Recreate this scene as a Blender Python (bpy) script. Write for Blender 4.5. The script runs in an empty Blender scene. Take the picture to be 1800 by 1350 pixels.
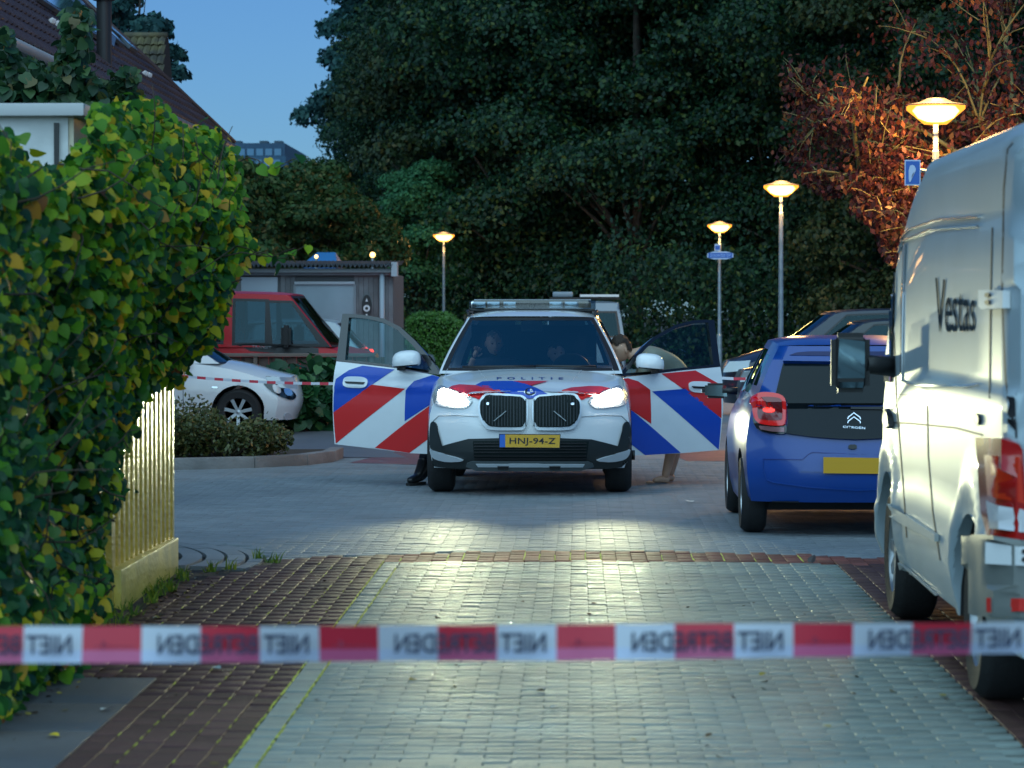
import bpy, bmesh, math, random
import numpy as np
from mathutils import Vector, Matrix, noise
from mathutils.bvhtree import BVHTree

SC = bpy.context.scene
COL = SC.collection
R = math.radians
F = 5400.0            # focal length in pixels of the 1800 px wide photograph
EYE = 1.64            # eye height
# ---------------------------------------------------------------- camera
cam_d = bpy.data.cameras.new("camera")
cam = bpy.data.objects.new("camera", cam_d)
COL.objects.link(cam)
cam_d.sensor_width = 36.0
cam_d.lens = 36.0 * F / 1800.0
cam_d.clip_start = 0.5
cam_d.clip_end = 3000
cam.location = (0, 0, EYE)
PITCH = math.atan(129 / F)
YAW = math.atan(114 / F)
cam.rotation_euler = (R(90) - PITCH, 0, YAW)
cam_d.dof.use_dof = True
cam_d.dof.focus_distance = 27.6
cam_d.dof.aperture_fstop = 5.6
SC.camera = cam
SC.render.resolution_x = 1024
SC.render.resolution_y = 768
# ---------------------------------------------------------------- sky, dusk light, exposure
world = bpy.data.worlds.new("World")
SC.world = world
world.use_nodes = True
wn = world.node_tree.nodes; wl = world.node_tree.links
wn.clear()
sky = wn.new("ShaderNodeTexSky")
sky.sky_type = 'NISHITA'
sky.sun_disc = False
sky.sun_elevation = R(46.0)
sky.sun_rotation = R(200)
sky.air_density = 1.0
sky.dust_density = 0.4
sky.ozone_density = 2.5
tint = wn.new("ShaderNodeMix"); tint.data_type = 'RGBA'; tint.blend_type = 'MULTIPLY'
tint.inputs[0].default_value = 1.0
tint.inputs[7].default_value = (0.40, 0.74, 1.22, 1)
wl.new(sky.outputs[0], tint.inputs[6])
bg = wn.new("ShaderNodeBackground")
bg.inputs[1].default_value = 0.0150
wo = wn.new("ShaderNodeOutputWorld")
wl.new(tint.outputs[2], bg.inputs[0])
wl.new(bg.outputs[0], wo.inputs[0])
sun_d = bpy.data.lights.new("sun", 'SUN')
sun_d.energy = 0.58
sun_d.angle = R(100)
sun_d.color = (0.60, 0.93, 1.0)
sun = bpy.data.objects.new("sun", sun_d)
COL.objects.link(sun)
# afterglow from behind the photographer, a little to the left and up
sun.rotation_euler = (R(44), 0, R(-20))
SC.view_settings.view_transform = 'Standard'
SC.view_settings.look = 'None'
SC.view_settings.exposure = 2.3
SC.view_settings.gamma = 1.0
SC.view_settings.use_curve_mapping = False
SC.cycles.use_denoising = True
SC.cycles.max_bounces = 6
SC.cycles.transparent_max_bounces = 16
SC.cycles.sample_clamp_indirect = 4.0
SC.cycles.caustics_reflective = False
SC.cycles.caustics_refractive = False

# ---------------------------------------------------------------- helpers
CAMM = Matrix.Translation((0, 0, EYE)) @ cam.rotation_euler.to_matrix().to_4x4()
def ray(px, py):
    d = Vector(((px - 900) / F, -(py - 675) / F, -1.0))
    return Vector((0, 0, EYE)), (CAMM.to_3x3() @ d).normalized()
def wp(px, py, D):
    "world point at depth D that the photograph shows at pixel (px, py)"
    o, d = ray(px, py)
    return o + d * (D / d.y)
def gp(px, py, z=0.0):
    o, d = ray(px, py)
    return o + d * ((z - o.z) / d.z)
def pix(p):
    q = CAMM.inverted() @ Vector(p)
    return 900 + F * q.x / -q.z, 675 - F * q.y / -q.z

def tagit(o, label=None, cat=None, group=None, kind=None):
    if label: o["label"] = label
    if cat: o["category"] = cat
    if group: o["group"] = group
    if kind: o["kind"] = kind
    return o
def empty(name, label, cat, loc=(0, 0, 0), rz=0.0, group=None):
    o = bpy.data.objects.new(name, None)
    COL.objects.link(o)
    o.location = loc
    o.rotation_euler = (0, 0, rz)
    return tagit(o, label, cat, group)
def link(name, me, mats=None, parent=None, smooth=False):
    o = bpy.data.objects.new(name, me)
    COL.objects.link(o)
    if mats is not None:
        for m in (mats if isinstance(mats, (list, tuple)) else [mats]):
            me.materials.append(m)
    if parent is not None: o.parent = parent
    if smooth:
        me.shade_smooth() if hasattr(me, "shade_smooth") else None
    return o
def autosmooth(o, ang=35):
    me = o.data
    bm = bmesh.new(); bm.from_mesh(me)
    for f in bm.faces: f.smooth = True
    for e in bm.edges:
        if len(e.link_faces) == 2 and e.calc_face_angle(0) > R(ang): e.smooth = False
    bm.to_mesh(me); bm.free()
def from_bm(name, bm, mats=None, parent=None, smooth=None):
    me = bpy.data.meshes.new(name)
    bm.to_mesh(me); bm.free()
    o = link(name, me, mats, parent)
    if smooth: autosmooth(o, smooth)
    return o
def pyd(name, v, f, mats=None, parent=None, smooth=None, mi=None):
    me = bpy.data.meshes.new(name)
    me.from_pydata([tuple(p) for p in v], [], f)
    if mi is not None:
        me.polygons.foreach_set("material_index", mi)
    me.update()
    o = link(name, me, mats, parent)
    if smooth: autosmooth(o, smooth)
    return o
def npmesh(name, V, Fa, mats=None, parent=None, smooth=False):
    "V (n,3), Fa (m,k) arrays"
    me = bpy.data.meshes.new(name)
    V = np.asarray(V, np.float32); Fa = np.asarray(Fa, np.int32)
    m, k = Fa.shape
    me.vertices.add(len(V)); me.vertices.foreach_set("co", V.ravel())
    me.loops.add(m * k); me.loops.foreach_set("vertex_index", Fa.ravel())
    me.polygons.add(m)
    me.polygons.foreach_set("loop_start", np.arange(m, dtype=np.int32) * k)
    me.update(calc_edges=True)
    me.validate()
    o = link(name, me, mats, parent)
    if smooth: me.polygons.foreach_set("use_smooth", [True] * m)
    return o

def bm_box(bm, x0, x1, y0, y1, z0, z1, M=None, mi=0):
    co = [(x, y, z) for z in (z0, z1) for y in (y0, y1) for x in (x0, x1)]
    vs = [bm.verts.new(M @ Vector(c) if M is not None else c) for c in co]
    for q in ((0, 2, 3, 1), (4, 5, 7, 6), (0, 1, 5, 4), (2, 6, 7, 3), (0, 4, 6, 2), (1, 3, 7, 5)):
        f = bm.faces.new([vs[i] for i in q]); f.material_index = mi
    return vs
def box(name, x0, x1, y0, y1, z0, z1, mat, parent=None, bevel=0.0, M=None):
    bm = bmesh.new()
    bm_box(bm, x0, x1, y0, y1, z0, z1, M)
    if bevel: bmesh.ops.bevel(bm, geom=bm.edges[:], offset=bevel, segments=2, affect='EDGES', profile=0.6)
    return from_bm(name, bm, mat, parent, 40 if bevel else None)
def bm_tube(bm, pts, rad, n=8, cap=True, mi=0):
    pts = [Vector(p) for p in pts]
    if not isinstance(rad, (list, tuple)): rad = [rad] * len(pts)
    rings = []
    up = Vector((0, 0, 1))
    for i, p in enumerate(pts):
        t = (pts[min(i + 1, len(pts) - 1)] - pts[max(i - 1, 0)]).normalized()
        a = t.cross(up)
        if a.length < 1e-3: a = t.cross(Vector((1, 0, 0)))
        a.normalize(); b = t.cross(a).normalized()
        rings.append([bm.verts.new(p + (a * math.cos(2 * math.pi * k / n) + b * math.sin(2 * math.pi * k / n)) * rad[i]) for k in range(n)])
    for r0, r1 in zip(rings, rings[1:]):
        for k in range(n):
            f = bm.faces.new((r0[k], r0[(k + 1) % n], r1[(k + 1) % n], r1[k])); f.smooth = True; f.material_index = mi
    if cap:
        bm.faces.new(rings[0][::-1]).material_index = mi; bm.faces.new(rings[-1]).material_index = mi
def tube(name, pts, rad, mat, parent=None, n=8):
    bm = bmesh.new(); bm_tube(bm, pts, rad, n)
    return from_bm(name, bm, mat, parent)
def bm_lathe(bm, prof, n=24, M=None, axis='Z', a0=0.0, mi=0, flat=False, cap=True):
    "profile of (r, h) turned about an axis"
    rings = []
    for r, h in prof:
        ring = []
        for k in range(n):
            a = a0 + 2 * math.pi * k / n
            c, s = math.cos(a) * r, math.sin(a) * r
            p = Vector((c, s, h)) if axis == 'Z' else Vector((h, c, s))
            ring.append(bm.verts.new(M @ p if M is not None else p))
        rings.append(ring)
    for r0, r1 in zip(rings, rings[1:]):
        for k in range(n):
            f = bm.faces.new((r0[k], r0[(k + 1) % n], r1[(k + 1) % n], r1[k])); f.smooth = not flat; f.material_index = mi
    if cap and prof[0][0] > 1e-5: bm.faces.new(rings[0][::-1]).material_index = mi
    if cap and prof[-1][0] > 1e-5: bm.faces.new(rings[-1]).material_index = mi
def lathe(name, prof, mat, parent=None, n=24, M=None, axis='Z', sm=35, a0=0.0, cap=True):
    bm = bmesh.new(); bm_lathe(bm, prof, n, M, axis, a0, cap=cap)
    bmesh.ops.recalc_face_normals(bm, faces=bm.faces[:])
    return from_bm(name, bm, mat, parent, sm)

def pchip(tab):
    xs = np.array([t[0] for t in tab], float); ys = np.array([t[1] for t in tab], float)
    h = np.diff(xs); d = np.diff(ys) / h
    m = np.zeros(len(xs)); m[0] = d[0]; m[-1] = d[-1]
    for i in range(1, len(xs) - 1):
        if d[i - 1] * d[i] > 0:
            w1 = 2 * h[i] + h[i - 1]; w2 = h[i] + 2 * h[i - 1]
            m[i] = (w1 + w2) / (w1 / d[i - 1] + w2 / d[i])
    def f(x):
        x = min(max(x, xs[0]), xs[-1])
        i = int(min(max(np.searchsorted(xs, x) - 1, 0), len(xs) - 2))
        t = (x - xs[i]) / h[i]
        return float((2 * t**3 - 3 * t**2 + 1) * ys[i] + (t**3 - 2 * t**2 + t) * h[i] * m[i] + (-2 * t**3 + 3 * t**2) * ys[i + 1] + (t**3 - t**2) * h[i] * m[i + 1])
    return f
def chaikin(poly, n=1, closed=True):
    for _ in range(n):
        out = []
        L = len(poly)
        for i in range(L if closed else L - 1):
            a = poly[i]; b = poly[(i + 1) % L]
            out.append((a[0] * .75 + b[0] * .25, a[1] * .75 + b[1] * .25))
            out.append((a[0] * .25 + b[0] * .75, a[1] * .25 + b[1] * .75))
        if not closed: out = [poly[0]] + out + [poly[-1]]
        poly = out
    return poly
def strip_poly(pts, w):
    "closed polygon around an open polyline, w wide (number or list)"
    n = len(pts); L = []; Rr = []
    if not isinstance(w, (list, tuple)): w = [w] * n
    for i in range(n):
        a = Vector(pts[max(i - 1, 0)]); b = Vector(pts[min(i + 1, n - 1)])
        t = (b - a).normalized(); nn = Vector((-t.y, t.x)) * w[i] / 2
        L.append((pts[i][0] + nn.x, pts[i][1] + nn.y)); Rr.append((pts[i][0] - nn.x, pts[i][1] - nn.y))
    return L + Rr[::-1]
def fill2d(poly, step, holes=None):
    "triangulated, gridded 2-D fill -> verts, faces"
    bm = bmesh.new()
    f = bm.faces.new([bm.verts.new((p[0], p[1], 0)) for p in poly])
    bmesh.ops.triangulate(bm, faces=[f], ngon_method='EAR_CLIP')
    cut_grid(bm, step)
    return bm
def cut_grid(bm, step):
    xs = [v.co.x for v in bm.verts]; ys = [v.co.y for v in bm.verts]
    for ax, lo, hi in ((0, min(xs), max(xs)), (1, min(ys), max(ys))):
        n = int((hi - lo) / step)
        for k in range(1, n + 1):
            c = lo + (hi - lo) * k / (n + 1)
            co = (c, 0, 0) if ax == 0 else (0, c, 0); no = (1, 0, 0) if ax == 0 else (0, 1, 0)
            bmesh.ops.bisect_plane(bm, geom=bm.verts[:] + bm.edges[:] + bm.faces[:], plane_co=co, plane_no=no)

class Surf:
    "ray target: a mesh seen in world space; results in the local space of root"
    def __init__(self, bm_or_objs, M):
        bm = bmesh.new()
        for o in bm_or_objs:
            t = bmesh.new(); t.from_mesh(o.data); me = bpy.data.meshes.new("t"); t.to_mesh(me); bm.from_mesh(me); t.free(); bpy.data.meshes.remove(me)
        bmesh.ops.transform(bm, matrix=M, verts=bm.verts[:])
        self.b = BVHTree.FromBMesh(bm); bm.free()
        self.Mi = M.inverted()
    def hit(self, px, py, c=None):
        o, d = ray(px, py)
        h = self.b.ray_cast(o, d)
        k = 0
        while h[0] is None and c is not None and k < 24:
            px += (c[0] - px) * .06; py += (c[1] - py) * .06; k += 1
            o, d = ray(px, py); h = self.b.ray_cast(o, d)
        if h[0] is None: return None, None
        n = h[1]
        if n.dot(d) > 0: n = -n
        return h[0], n
class Plane:
    "vertical plane through a (x,y) in direction dirv"
    def __init__(self, a, dirv, M, n=None):
        self.a = Vector((a[0], a[1], 0)); dv = Vector((dirv[0], dirv[1], 0)).normalized()
        self.n = Vector(n).normalized() if n is not None else Vector((dv.y, -dv.x, 0))
        self.Mi = M.inverted()
    def hit(self, px, py, c=None):
        o, d = ray(px, py)
        t = (self.a - o).dot(self.n) / d.dot(self.n)
        n = self.n if self.n.dot(d) < 0 else -self.n
        return o + d * t, n
def trace(name, poly, surf, mat, parent=None, off=0.004, th=0.008, step=10, sm=40, holes=None, bm=None):
    "a piece whose outline, drawn on the photograph, lies on a real surface"
    if bm is None: bm = fill2d(poly, step)
    cx = sum(v.co.x for v in bm.verts) / len(bm.verts); cy = sum(v.co.y for v in bm.verts) / len(bm.verts)
    bad = []
    nrm = {}
    for v in bm.verts:
        h, n = surf.hit(v.co.x, v.co.y, (cx, cy))
        if h is None: bad.append(v); continue
        v.co = surf.Mi @ (h + n * off); nrm[v] = surf.Mi.to_3x3() @ n
    if bad: bmesh.ops.delete(bm, geom=bad, context='VERTS')
    if not bm.faces:
        bm.free(); return None
    if th:
        # slab: duplicate shifted outwards, side walls at the boundary
        bmesh.ops.recalc_face_normals(bm, faces=bm.faces[:])
        vs = list(bm.verts)
        top = {v: bm.verts.new(v.co + nrm.get(v, Vector((0, 0, 1))).normalized() * th) for v in vs}
        fs = list(bm.faces)
        bed = [(e.verts[0], e.verts[1]) for e in bm.edges if len(e.link_faces) == 1]
        for f in fs: bm.faces.new([top[v] for v in f.verts])
        for a, b in bed:
            try: bm.faces.new((a, b, top[b], top[a]))
            except ValueError: pass
        bmesh.ops.delete(bm, geom=fs, context='FACES_ONLY')
        bmesh.ops.recalc_face_normals(bm, faces=bm.faces[:])
    return from_bm(name, bm, mat, parent, sm)
def trace_text(txt, quad, surf, mat, parent=None, off=0.006, mirror=False, name="lettering", bold=0.0, sp=1.0, grid=14):
    "lettering whose bounding box is mapped on a quad (tl,tr,br,bl) of the photograph and laid on a surface"
    cu = bpy.data.curves.new("txt", 'FONT'); cu.body = txt; cu.resolution_u = 3; cu.offset = bold; cu.space_character = sp
    ob = bpy.data.objects.new("txt", cu); COL.objects.link(ob)
    bpy.context.view_layer.update()
    dg = bpy.context.evaluated_depsgraph_get()
    me = bpy.data.meshes.new_from_object(ob.evaluated_get(dg))
    bpy.data.objects.remove(ob)
    bm = bmesh.new(); bm.from_mesh(me); bpy.data.meshes.remove(me)
    xs = [v.co.x for v in bm.verts]; ys = [v.co.y for v in bm.verts]
    x0, x1, y0, y1 = min(xs), max(xs), min(ys), max(ys)
    tl, tr, br, bl = [Vector(q) for q in quad]
    for v in bm.verts:
        u = (v.co.x - x0) / (x1 - x0); w = (v.co.y - y0) / (y1 - y0)
        if mirror: u = 1 - u
        p = (bl * (1 - u) + br * u) * (1 - w) + (tl * (1 - u) + tr * u) * w
        v.co = (p.x, p.y, 0)
    cut_grid(bm, grid)
    return trace(name, None, surf, mat, parent, off, 0, sm=None, bm=bm)

# ---------------------------------------------------------------- materials
MATS = {}
def mat(name, col, rough=0.5, metal=0.0, coat=0.0, nv=0.0, ns=8.0, bump=0.0, bs=40.0, emit=None, es=0.0, col2=None, spec=None, island=0.0, trans=0.0, vec='Object', lo=0.35, hi=0.65, sss=0, detail=4):
    if name in MATS: return MATS[name]
    m = bpy.data.materials.new(name); m.use_nodes = True
    nt = m.node_tree; b = nt.nodes["Principled BSDF"]
    c = (*col, 1)
    b.inputs["Base Color"].default_value = c
    b.inputs["Roughness"].default_value = rough
    b.inputs["Metallic"].default_value = metal
    if coat: b.inputs["Coat Weight"].default_value = coat; b.inputs["Coat Roughness"].default_value = 0.05
    if spec is not None: b.inputs["Specular IOR Level"].default_value = spec
    if emit: b.inputs["Emission Color"].default_value = (*emit, 1); b.inputs["Emission Strength"].default_value = es
    tc = nt.nodes.new("ShaderNodeTexCoord")
    cur = None
    if nv or col2:
        n = nt.nodes.new("ShaderNodeTexNoise"); n.inputs["Scale"].default_value = ns; n.inputs["Detail"].default_value = detail
        nt.links.new(tc.outputs[vec], n.inputs["Vector"])
        rmp = nt.nodes.new("ShaderNodeValToRGB")
        e = rmp.color_ramp.elements
        e[0].position = lo; e[1].position = hi
        c2 = col2 if col2 else tuple(x * (1 - nv) for x in col)
        c1 = col if col2 else tuple(min(1, x * (1 + nv)) for x in col)
        e[0].color = (*c2, 1); e[1].color = (*c1, 1)
        nt.links.new(n.outputs["Fac"], rmp.inputs[0])
        cur = rmp.outputs[0]
    if island:
        g = nt.nodes.new("ShaderNodeNewGeometry"); oi = nt.nodes.new("ShaderNodeObjectInfo")
        ad = nt.nodes.new("ShaderNodeMath"); ad.operation = 'ADD'
        nt.links.new(g.outputs["Random Per Island"], ad.inputs[0]); nt.links.new(oi.outputs["Random"], ad.inputs[1])
        fr = nt.nodes.new("ShaderNodeMath"); fr.operation = 'FRACT'; nt.links.new(ad.outputs[0], fr.inputs[0])
        mr = nt.nodes.new("ShaderNodeMapRange"); mr.inputs[3].default_value = 1 - island; mr.inputs[4].default_value = 1 + island
        nt.links.new(fr.outputs[0], mr.inputs[0])
        hsv = nt.nodes.new("ShaderNodeHueSaturation")
        nt.links.new(mr.outputs[0], hsv.inputs["Value"])
        if cur is not None: nt.links.new(cur, hsv.inputs["Color"])
        else: hsv.inputs["Color"].default_value = c
        cur = hsv.outputs[0]
    if cur is not None: nt.links.new(cur, b.inputs["Base Color"])
    if bump:
        n2 = nt.nodes.new("ShaderNodeTexNoise"); n2.inputs["Scale"].default_value = bs; n2.inputs["Detail"].default_value = 3
        nt.links.new(tc.outputs[vec], n2.inputs["Vector"])
        bp = nt.nodes.new("ShaderNodeBump"); bp.inputs["Strength"].default_value = bump; bp.inputs["Distance"].default_value = 0.02
        nt.links.new(n2.outputs["Fac"], bp.inputs["Height"]); nt.links.new(bp.outputs[0], b.inputs["Normal"])
    if trans:   # thin leaves: some light comes through
        out = nt.nodes["Material Output"]
        tr = nt.nodes.new("ShaderNodeBsdfTranslucent")
        if cur is not None: nt.links.new(cur, tr.inputs[0])
        else: tr.inputs[0].default_value = c
        mx = nt.nodes.new("ShaderNodeMixShader"); mx.inputs[0].default_value = trans
        nt.links.new(b.outputs[0], mx.inputs[1]); nt.links.new(tr.outputs[0], mx.inputs[2])
        nt.links.new(mx.outputs[0], out.inputs[0])
    MATS[name] = m
    return m
def leafmat(name, ramp, rough=0.4, trans=0.3, spec=0.4):
    "leaf colours picked at random from a ramp, one per leaf"
    m = bpy.data.materials.new(name); m.use_nodes = True
    nt = m.node_tree; b = nt.nodes["Principled BSDF"]
    b.inputs["Roughness"].default_value = rough; b.inputs["Specular IOR Level"].default_value = spec
    g = nt.nodes.new("ShaderNodeNewGeometry"); oi = nt.nodes.new("ShaderNodeObjectInfo")
    ad = nt.nodes.new("ShaderNodeMath"); ad.operation = 'ADD'
    nt.links.new(g.outputs["Random Per Island"], ad.inputs[0]); nt.links.new(oi.outputs["Random"], ad.inputs[1])
    fr = nt.nodes.new("ShaderNodeMath"); fr.operation = 'FRACT'; nt.links.new(ad.outputs[0], fr.inputs[0])
    rp = nt.nodes.new("ShaderNodeValToRGB"); rp.color_ramp.interpolation = 'LINEAR'
    e = rp.color_ramp.elements
    while len(e) < len(ramp): e.new(0.5)
    for i, (p, c) in enumerate(ramp): e[i].position = p; e[i].color = (*c, 1)
    nt.links.new(fr.outputs[0], rp.inputs[0])
    nt.links.new(rp.outputs[0], b.inputs["Base Color"])
    tr = nt.nodes.new("ShaderNodeBsdfTranslucent"); nt.links.new(rp.outputs[0], tr.inputs[0])
    mx = nt.nodes.new("ShaderNodeMixShader"); mx.inputs[0].default_value = trans
    nt.links.new(b.outputs[0], mx.inputs[1]); nt.links.new(tr.outputs[0], mx.inputs[2])
    nt.links.new(mx.outputs[0], nt.nodes["Material Output"].inputs[0])
    return m
def glassmat(name, tintc=(0.5, 0.6, 0.62), refl=0.08, rough=0.03, gc=(1, 1, 1)):
    m = bpy.data.materials.new(name); m.use_nodes = True
    nt = m.node_tree; nt.nodes.clear()
    out = nt.nodes.new("ShaderNodeOutputMaterial"); t = nt.nodes.new("ShaderNodeBsdfTransparent"); t.inputs[0].default_value = (*tintc, 1)
    g = nt.nodes.new("ShaderNodeBsdfGlossy"); g.inputs["Roughness"].default_value = rough; g.inputs[0].default_value = (*gc, 1)
    fr = nt.nodes.new("ShaderNodeFresnel"); fr.inputs[0].default_value = 1.5
    ad = nt.nodes.new("ShaderNodeMath"); ad.operation = 'ADD'; ad.use_clamp = True; ad.inputs[1].default_value = refl
    nt.links.new(fr.outputs[0], ad.inputs[0])
    mx = nt.nodes.new("ShaderNodeMixShader")
    nt.links.new(ad.outputs[0], mx.inputs[0]); nt.links.new(t.outputs[0], mx.inputs[1]); nt.links.new(g.outputs[0], mx.inputs[2])
    nt.links.new(mx.outputs[0], out.inputs[0])
    return m

black = mat("black_plastic", (0.012, 0.012, 0.013), 0.45)
rubber = mat("rubber", (0.014, 0.014, 0.015), 0.75, bump=0.2, bs=60)
gloss_black = mat("gloss_black", (0.008, 0.009, 0.01), 0.08, coat=0.6)
chrome = mat("chrome", (0.75, 0.76, 0.78), 0.18, 1.0)
alloy = mat("alloy", (0.45, 0.46, 0.48), 0.3, 0.9)
white_paint = mat("white_car_paint", (0.72, 0.74, 0.76), 0.22, coat=0.7, nv=0.03, ns=3)
white_plain = mat("white_plastic", (0.7, 0.7, 0.7), 0.4)
red_stripe = mat("red_reflective_film", (0.62, 0.02, 0.02), 0.3, coat=0.3)
blue_stripe = mat("blue_reflective_film", (0.006, 0.06, 0.42), 0.3, coat=0.3)
glass_clear = glassmat("car_glass", (0.72, 0.82, 0.84), 0.05)
glass_screen = glassmat("windscreen_glass", (0.85, 0.97, 1.0), 0.30, .06, (.36, 1.0, .85))
glass_dark = glassmat("tinted_glass", (0.20, 0.32, 0.36), 0.0, .03, (.5, .8, .9))
seat_cloth = mat("seat_cloth", (0.02, 0.021, 0.024), 0.85, bump=0.1)
inner_dark = mat("car_interior", (0.015, 0.016, 0.018), 0.8)
# ================================================================ SETTING: ground, road, paving
rng = random.Random(7)
nr = np.random.default_rng(11)
soil = mat("soil", (0.035, 0.028, 0.02), 0.9, nv=0.4, ns=3, bump=0.5, bs=30, vec='Object')
o = pyd("ground", [(-400, -60, -.06), (400, -60, -.06), (400, 900, -.06), (-400, 900, -.06)], [(0, 1, 2, 3)], soil)
tagit(o, kind="structure")
joint = mat("paver_joint_sand", (0.022, 0.021, 0.017), 0.85, nv=0.35, ns=6, bump=0.3, bs=80)
o = pyd("road_bed", [(-14, -8, -.014), (16, -8, -.014), (16, 34.2, -.014), (-14, 34.2, -.014)], [(0, 1, 2, 3)], joint)
tagit(o, kind="structure")

def stone_mat(name, c1, c2, rough, island, metal=0, bumpy=0.35):
    m = mat(name, c1, rough, 0, col2=c2, ns=1.3, island=island, bump=bumpy, bs=210, lo=.3, hi=.7, spec=0.22)
    return m
grey_stone = stone_mat("grey_concrete_paver", (0.29, 0.34, 0.31), (0.19, 0.225, 0.205), 0.52, 0.09, bumpy=0.6)
blue_stone = stone_mat("blue_grey_paver", (0.23, 0.26, 0.285), (0.18, 0.205, 0.225), 0.6, 0.08, bumpy=0.6)
red_stone = stone_mat("red_brown_paver", (0.10, 0.045, 0.040), (0.06, 0.033, 0.030), 0.62, 0.22)
band_stone = stone_mat("worn_red_paver", (0.20, 0.07, 0.055), (0.13, 0.05, 0.042), 0.7, 0.25)
slab_stone = stone_mat("grey_slab", (0.13, 0.13, 0.135), (0.09, 0.09, 0.095), 0.5, 0.12)

def paver_arrays(lx, ly, h=0.03, ch=0.0025):
    x, y = lx / 2, ly / 2
    v = [(-x, -y, -h), (x, -y, -h), (x, y, -h), (-x, y, -h), (-x, -y, -ch), (x, -y, -ch), (x, y, -ch), (-x, y, -ch),
         (-x + ch, -y + ch, 0), (x - ch, -y + ch, 0), (x - ch, y - ch, 0), (-x + ch, y - ch, 0)]
    f = [(8, 9, 10, 11)]
    for a in range(4):
        b = (a + 1) % 4
        f += [(4 + a, 4 + b, 8 + b, 8 + a), (a, b, 4 + b, 4 + a)]
    return np.array(v), np.array(f)
def dtop(x):  return 20.95 - 0.17 * (x - 0.1) ** 2 * (1 if abs(x - .1) < 2.2 else (2.2 / abs(x - .1)) ** 2) # far edge of the red band
def dbot(x):  return 20.10 - 0.07 * (x - 0.1) ** 2
XL0, XL1 = -1.262, -1.150; XR = XL1 + 14 * .2025
ARC_C = (-4.95, 19.95)
def zone(x, y):
    if y > dtop(x) + .02:
        if x < -2 and math.hypot(x - ARC_C[0], y - ARC_C[1]) < 2.93: return None
        return 'far'
    if x < -1.95 and y > 17.0 and math.hypot(x - ARC_C[0], y - ARC_C[1]) < 2.93 and y > 19.5 - 0.9 * (x + 2.05) - 1.2: return None
    if XL1 < x < XR and y < dbot(x): return 'mid'
    if XL0 < x <= XL1 and y < dbot(x): return 'edge'
    if x <= XL0:
        if x < -2.42: return None
        if y < 13.7 and x < -1.86: return None
        return 'left'
    if x >= XR and y < dbot(x): return 'left'
    return 'band'
def in_view(x, y, m=0.35):
    px, py = pix((x, y, 0))
    return -60 < px < 1860 and py < 1400
PAV = {}   # kind -> list of (x,y,z,yaw,tiltx,tilty)
def addp(k, x, y, ry=0.0):
    PAV.setdefault(k, []).append((x, y, rng.uniform(-.0018, .0018), ry + rng.gauss(0, .006), rng.gauss(0, .006), rng.gauss(0, .006)))
PX, PY = .2025, .1015
# centre panel and cross street: stretchers lying across the road
for j in range(int((34.1 - 10.2) / PY)):
    y = 10.2 + (j + .5) * PY
    off = (j % 2) * .5 * PX
    for i in range(-36, 40):
        x = XL1 + (i + .5) * PX + off
        if not in_view(x, y): continue
        z = zone(x, y)
        if z == 'mid':
            if x + PX / 2 > XR + .03: addp('grey_h', x - PX / 4, y)
            else: addp('grey_a', x, y)
        elif z == 'far': addp('blue_a', x, y)
    if off and y < 20.0: addp('grey_h', XL1 + PX / 4, y)
# edge row of the panel: stones lying along the road
for j in range(int(10 / PX)):
    addp('grey_b', (XL0 + XL1) / 2 , 10.25 + j * PX)
# red zones: stones lying along the road
for i in list(range(-34, 30)) + list(range(100, 140)):
    x = XL0 - PY / 2 - (29 - i) * PY if i < 100 else XR + PY / 2 + (i - 100) * PY
    off = (i % 2) * .5 * PX
    for j in range(int((21.3 - 10.2) / PX)):
        y = 10.2 + (j + .5) * PX + off
        if not in_view(x, y): continue
        z = zone(x, y)
        if z == 'left': addp('red_b', x, y)
        elif z == 'band' and (i < 30 and x < XL0 or i >= 100): addp('band_b', x, y)
for i in range(29):
    x = XL0 + PY / 2 + i * PY
    if x > XR: break
    for j in range(8):
        y = 19.6 + (j + .5) * PX + (i % 2) * .5 * PX
        if zone(x, y) == 'band': addp('band_b', x, y)
def lay(kind, lx, ly, matl, name, keep):
    L = PAV.get(kind, [])
    L.sort(key=lambda p: p[1])
    v, f = paver_arrays(lx, ly)
    A = np.array(L); n = len(A)
    ones, rest = L[:keep], A[keep:]
    me = bpy.data.meshes.new(name); me.from_pydata(v.tolist(), [], f.tolist()); me.materials.append(matl)
    for p in ones:
        o = bpy.data.objects.new(name, me); COL.objects.link(o)
        o.location = p[:3]; o.rotation_euler = (p[4], p[5], p[3]); o.parent = road
    if len(rest):
        c, s = np.cos(rest[:, 3]), np.sin(rest[:, 3])
        VX = v[None, :, 0] * c[:, None] - v[None, :, 1] * s[:, None]
        VY = v[None, :, 0] * s[:, None] + v[None, :, 1] * c[:, None]
        VZ = v[None, :, 2] + rest[:, 2:3] + v[None, :, 0] * rest[:, 5:6] + v[None, :, 1] * rest[:, 4:5]
        V = np.stack([VX + rest[:, 0:1], VY + rest[:, 1:2], VZ], -1).reshape(-1, 3)
        Fa = (f[None] + (np.arange(len(rest)) * len(v))[:, None, None]).reshape(-1, 4)
        o = npmesh(name + "_paving", V, Fa, matl, road); o["kind"] = "stuff"
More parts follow.
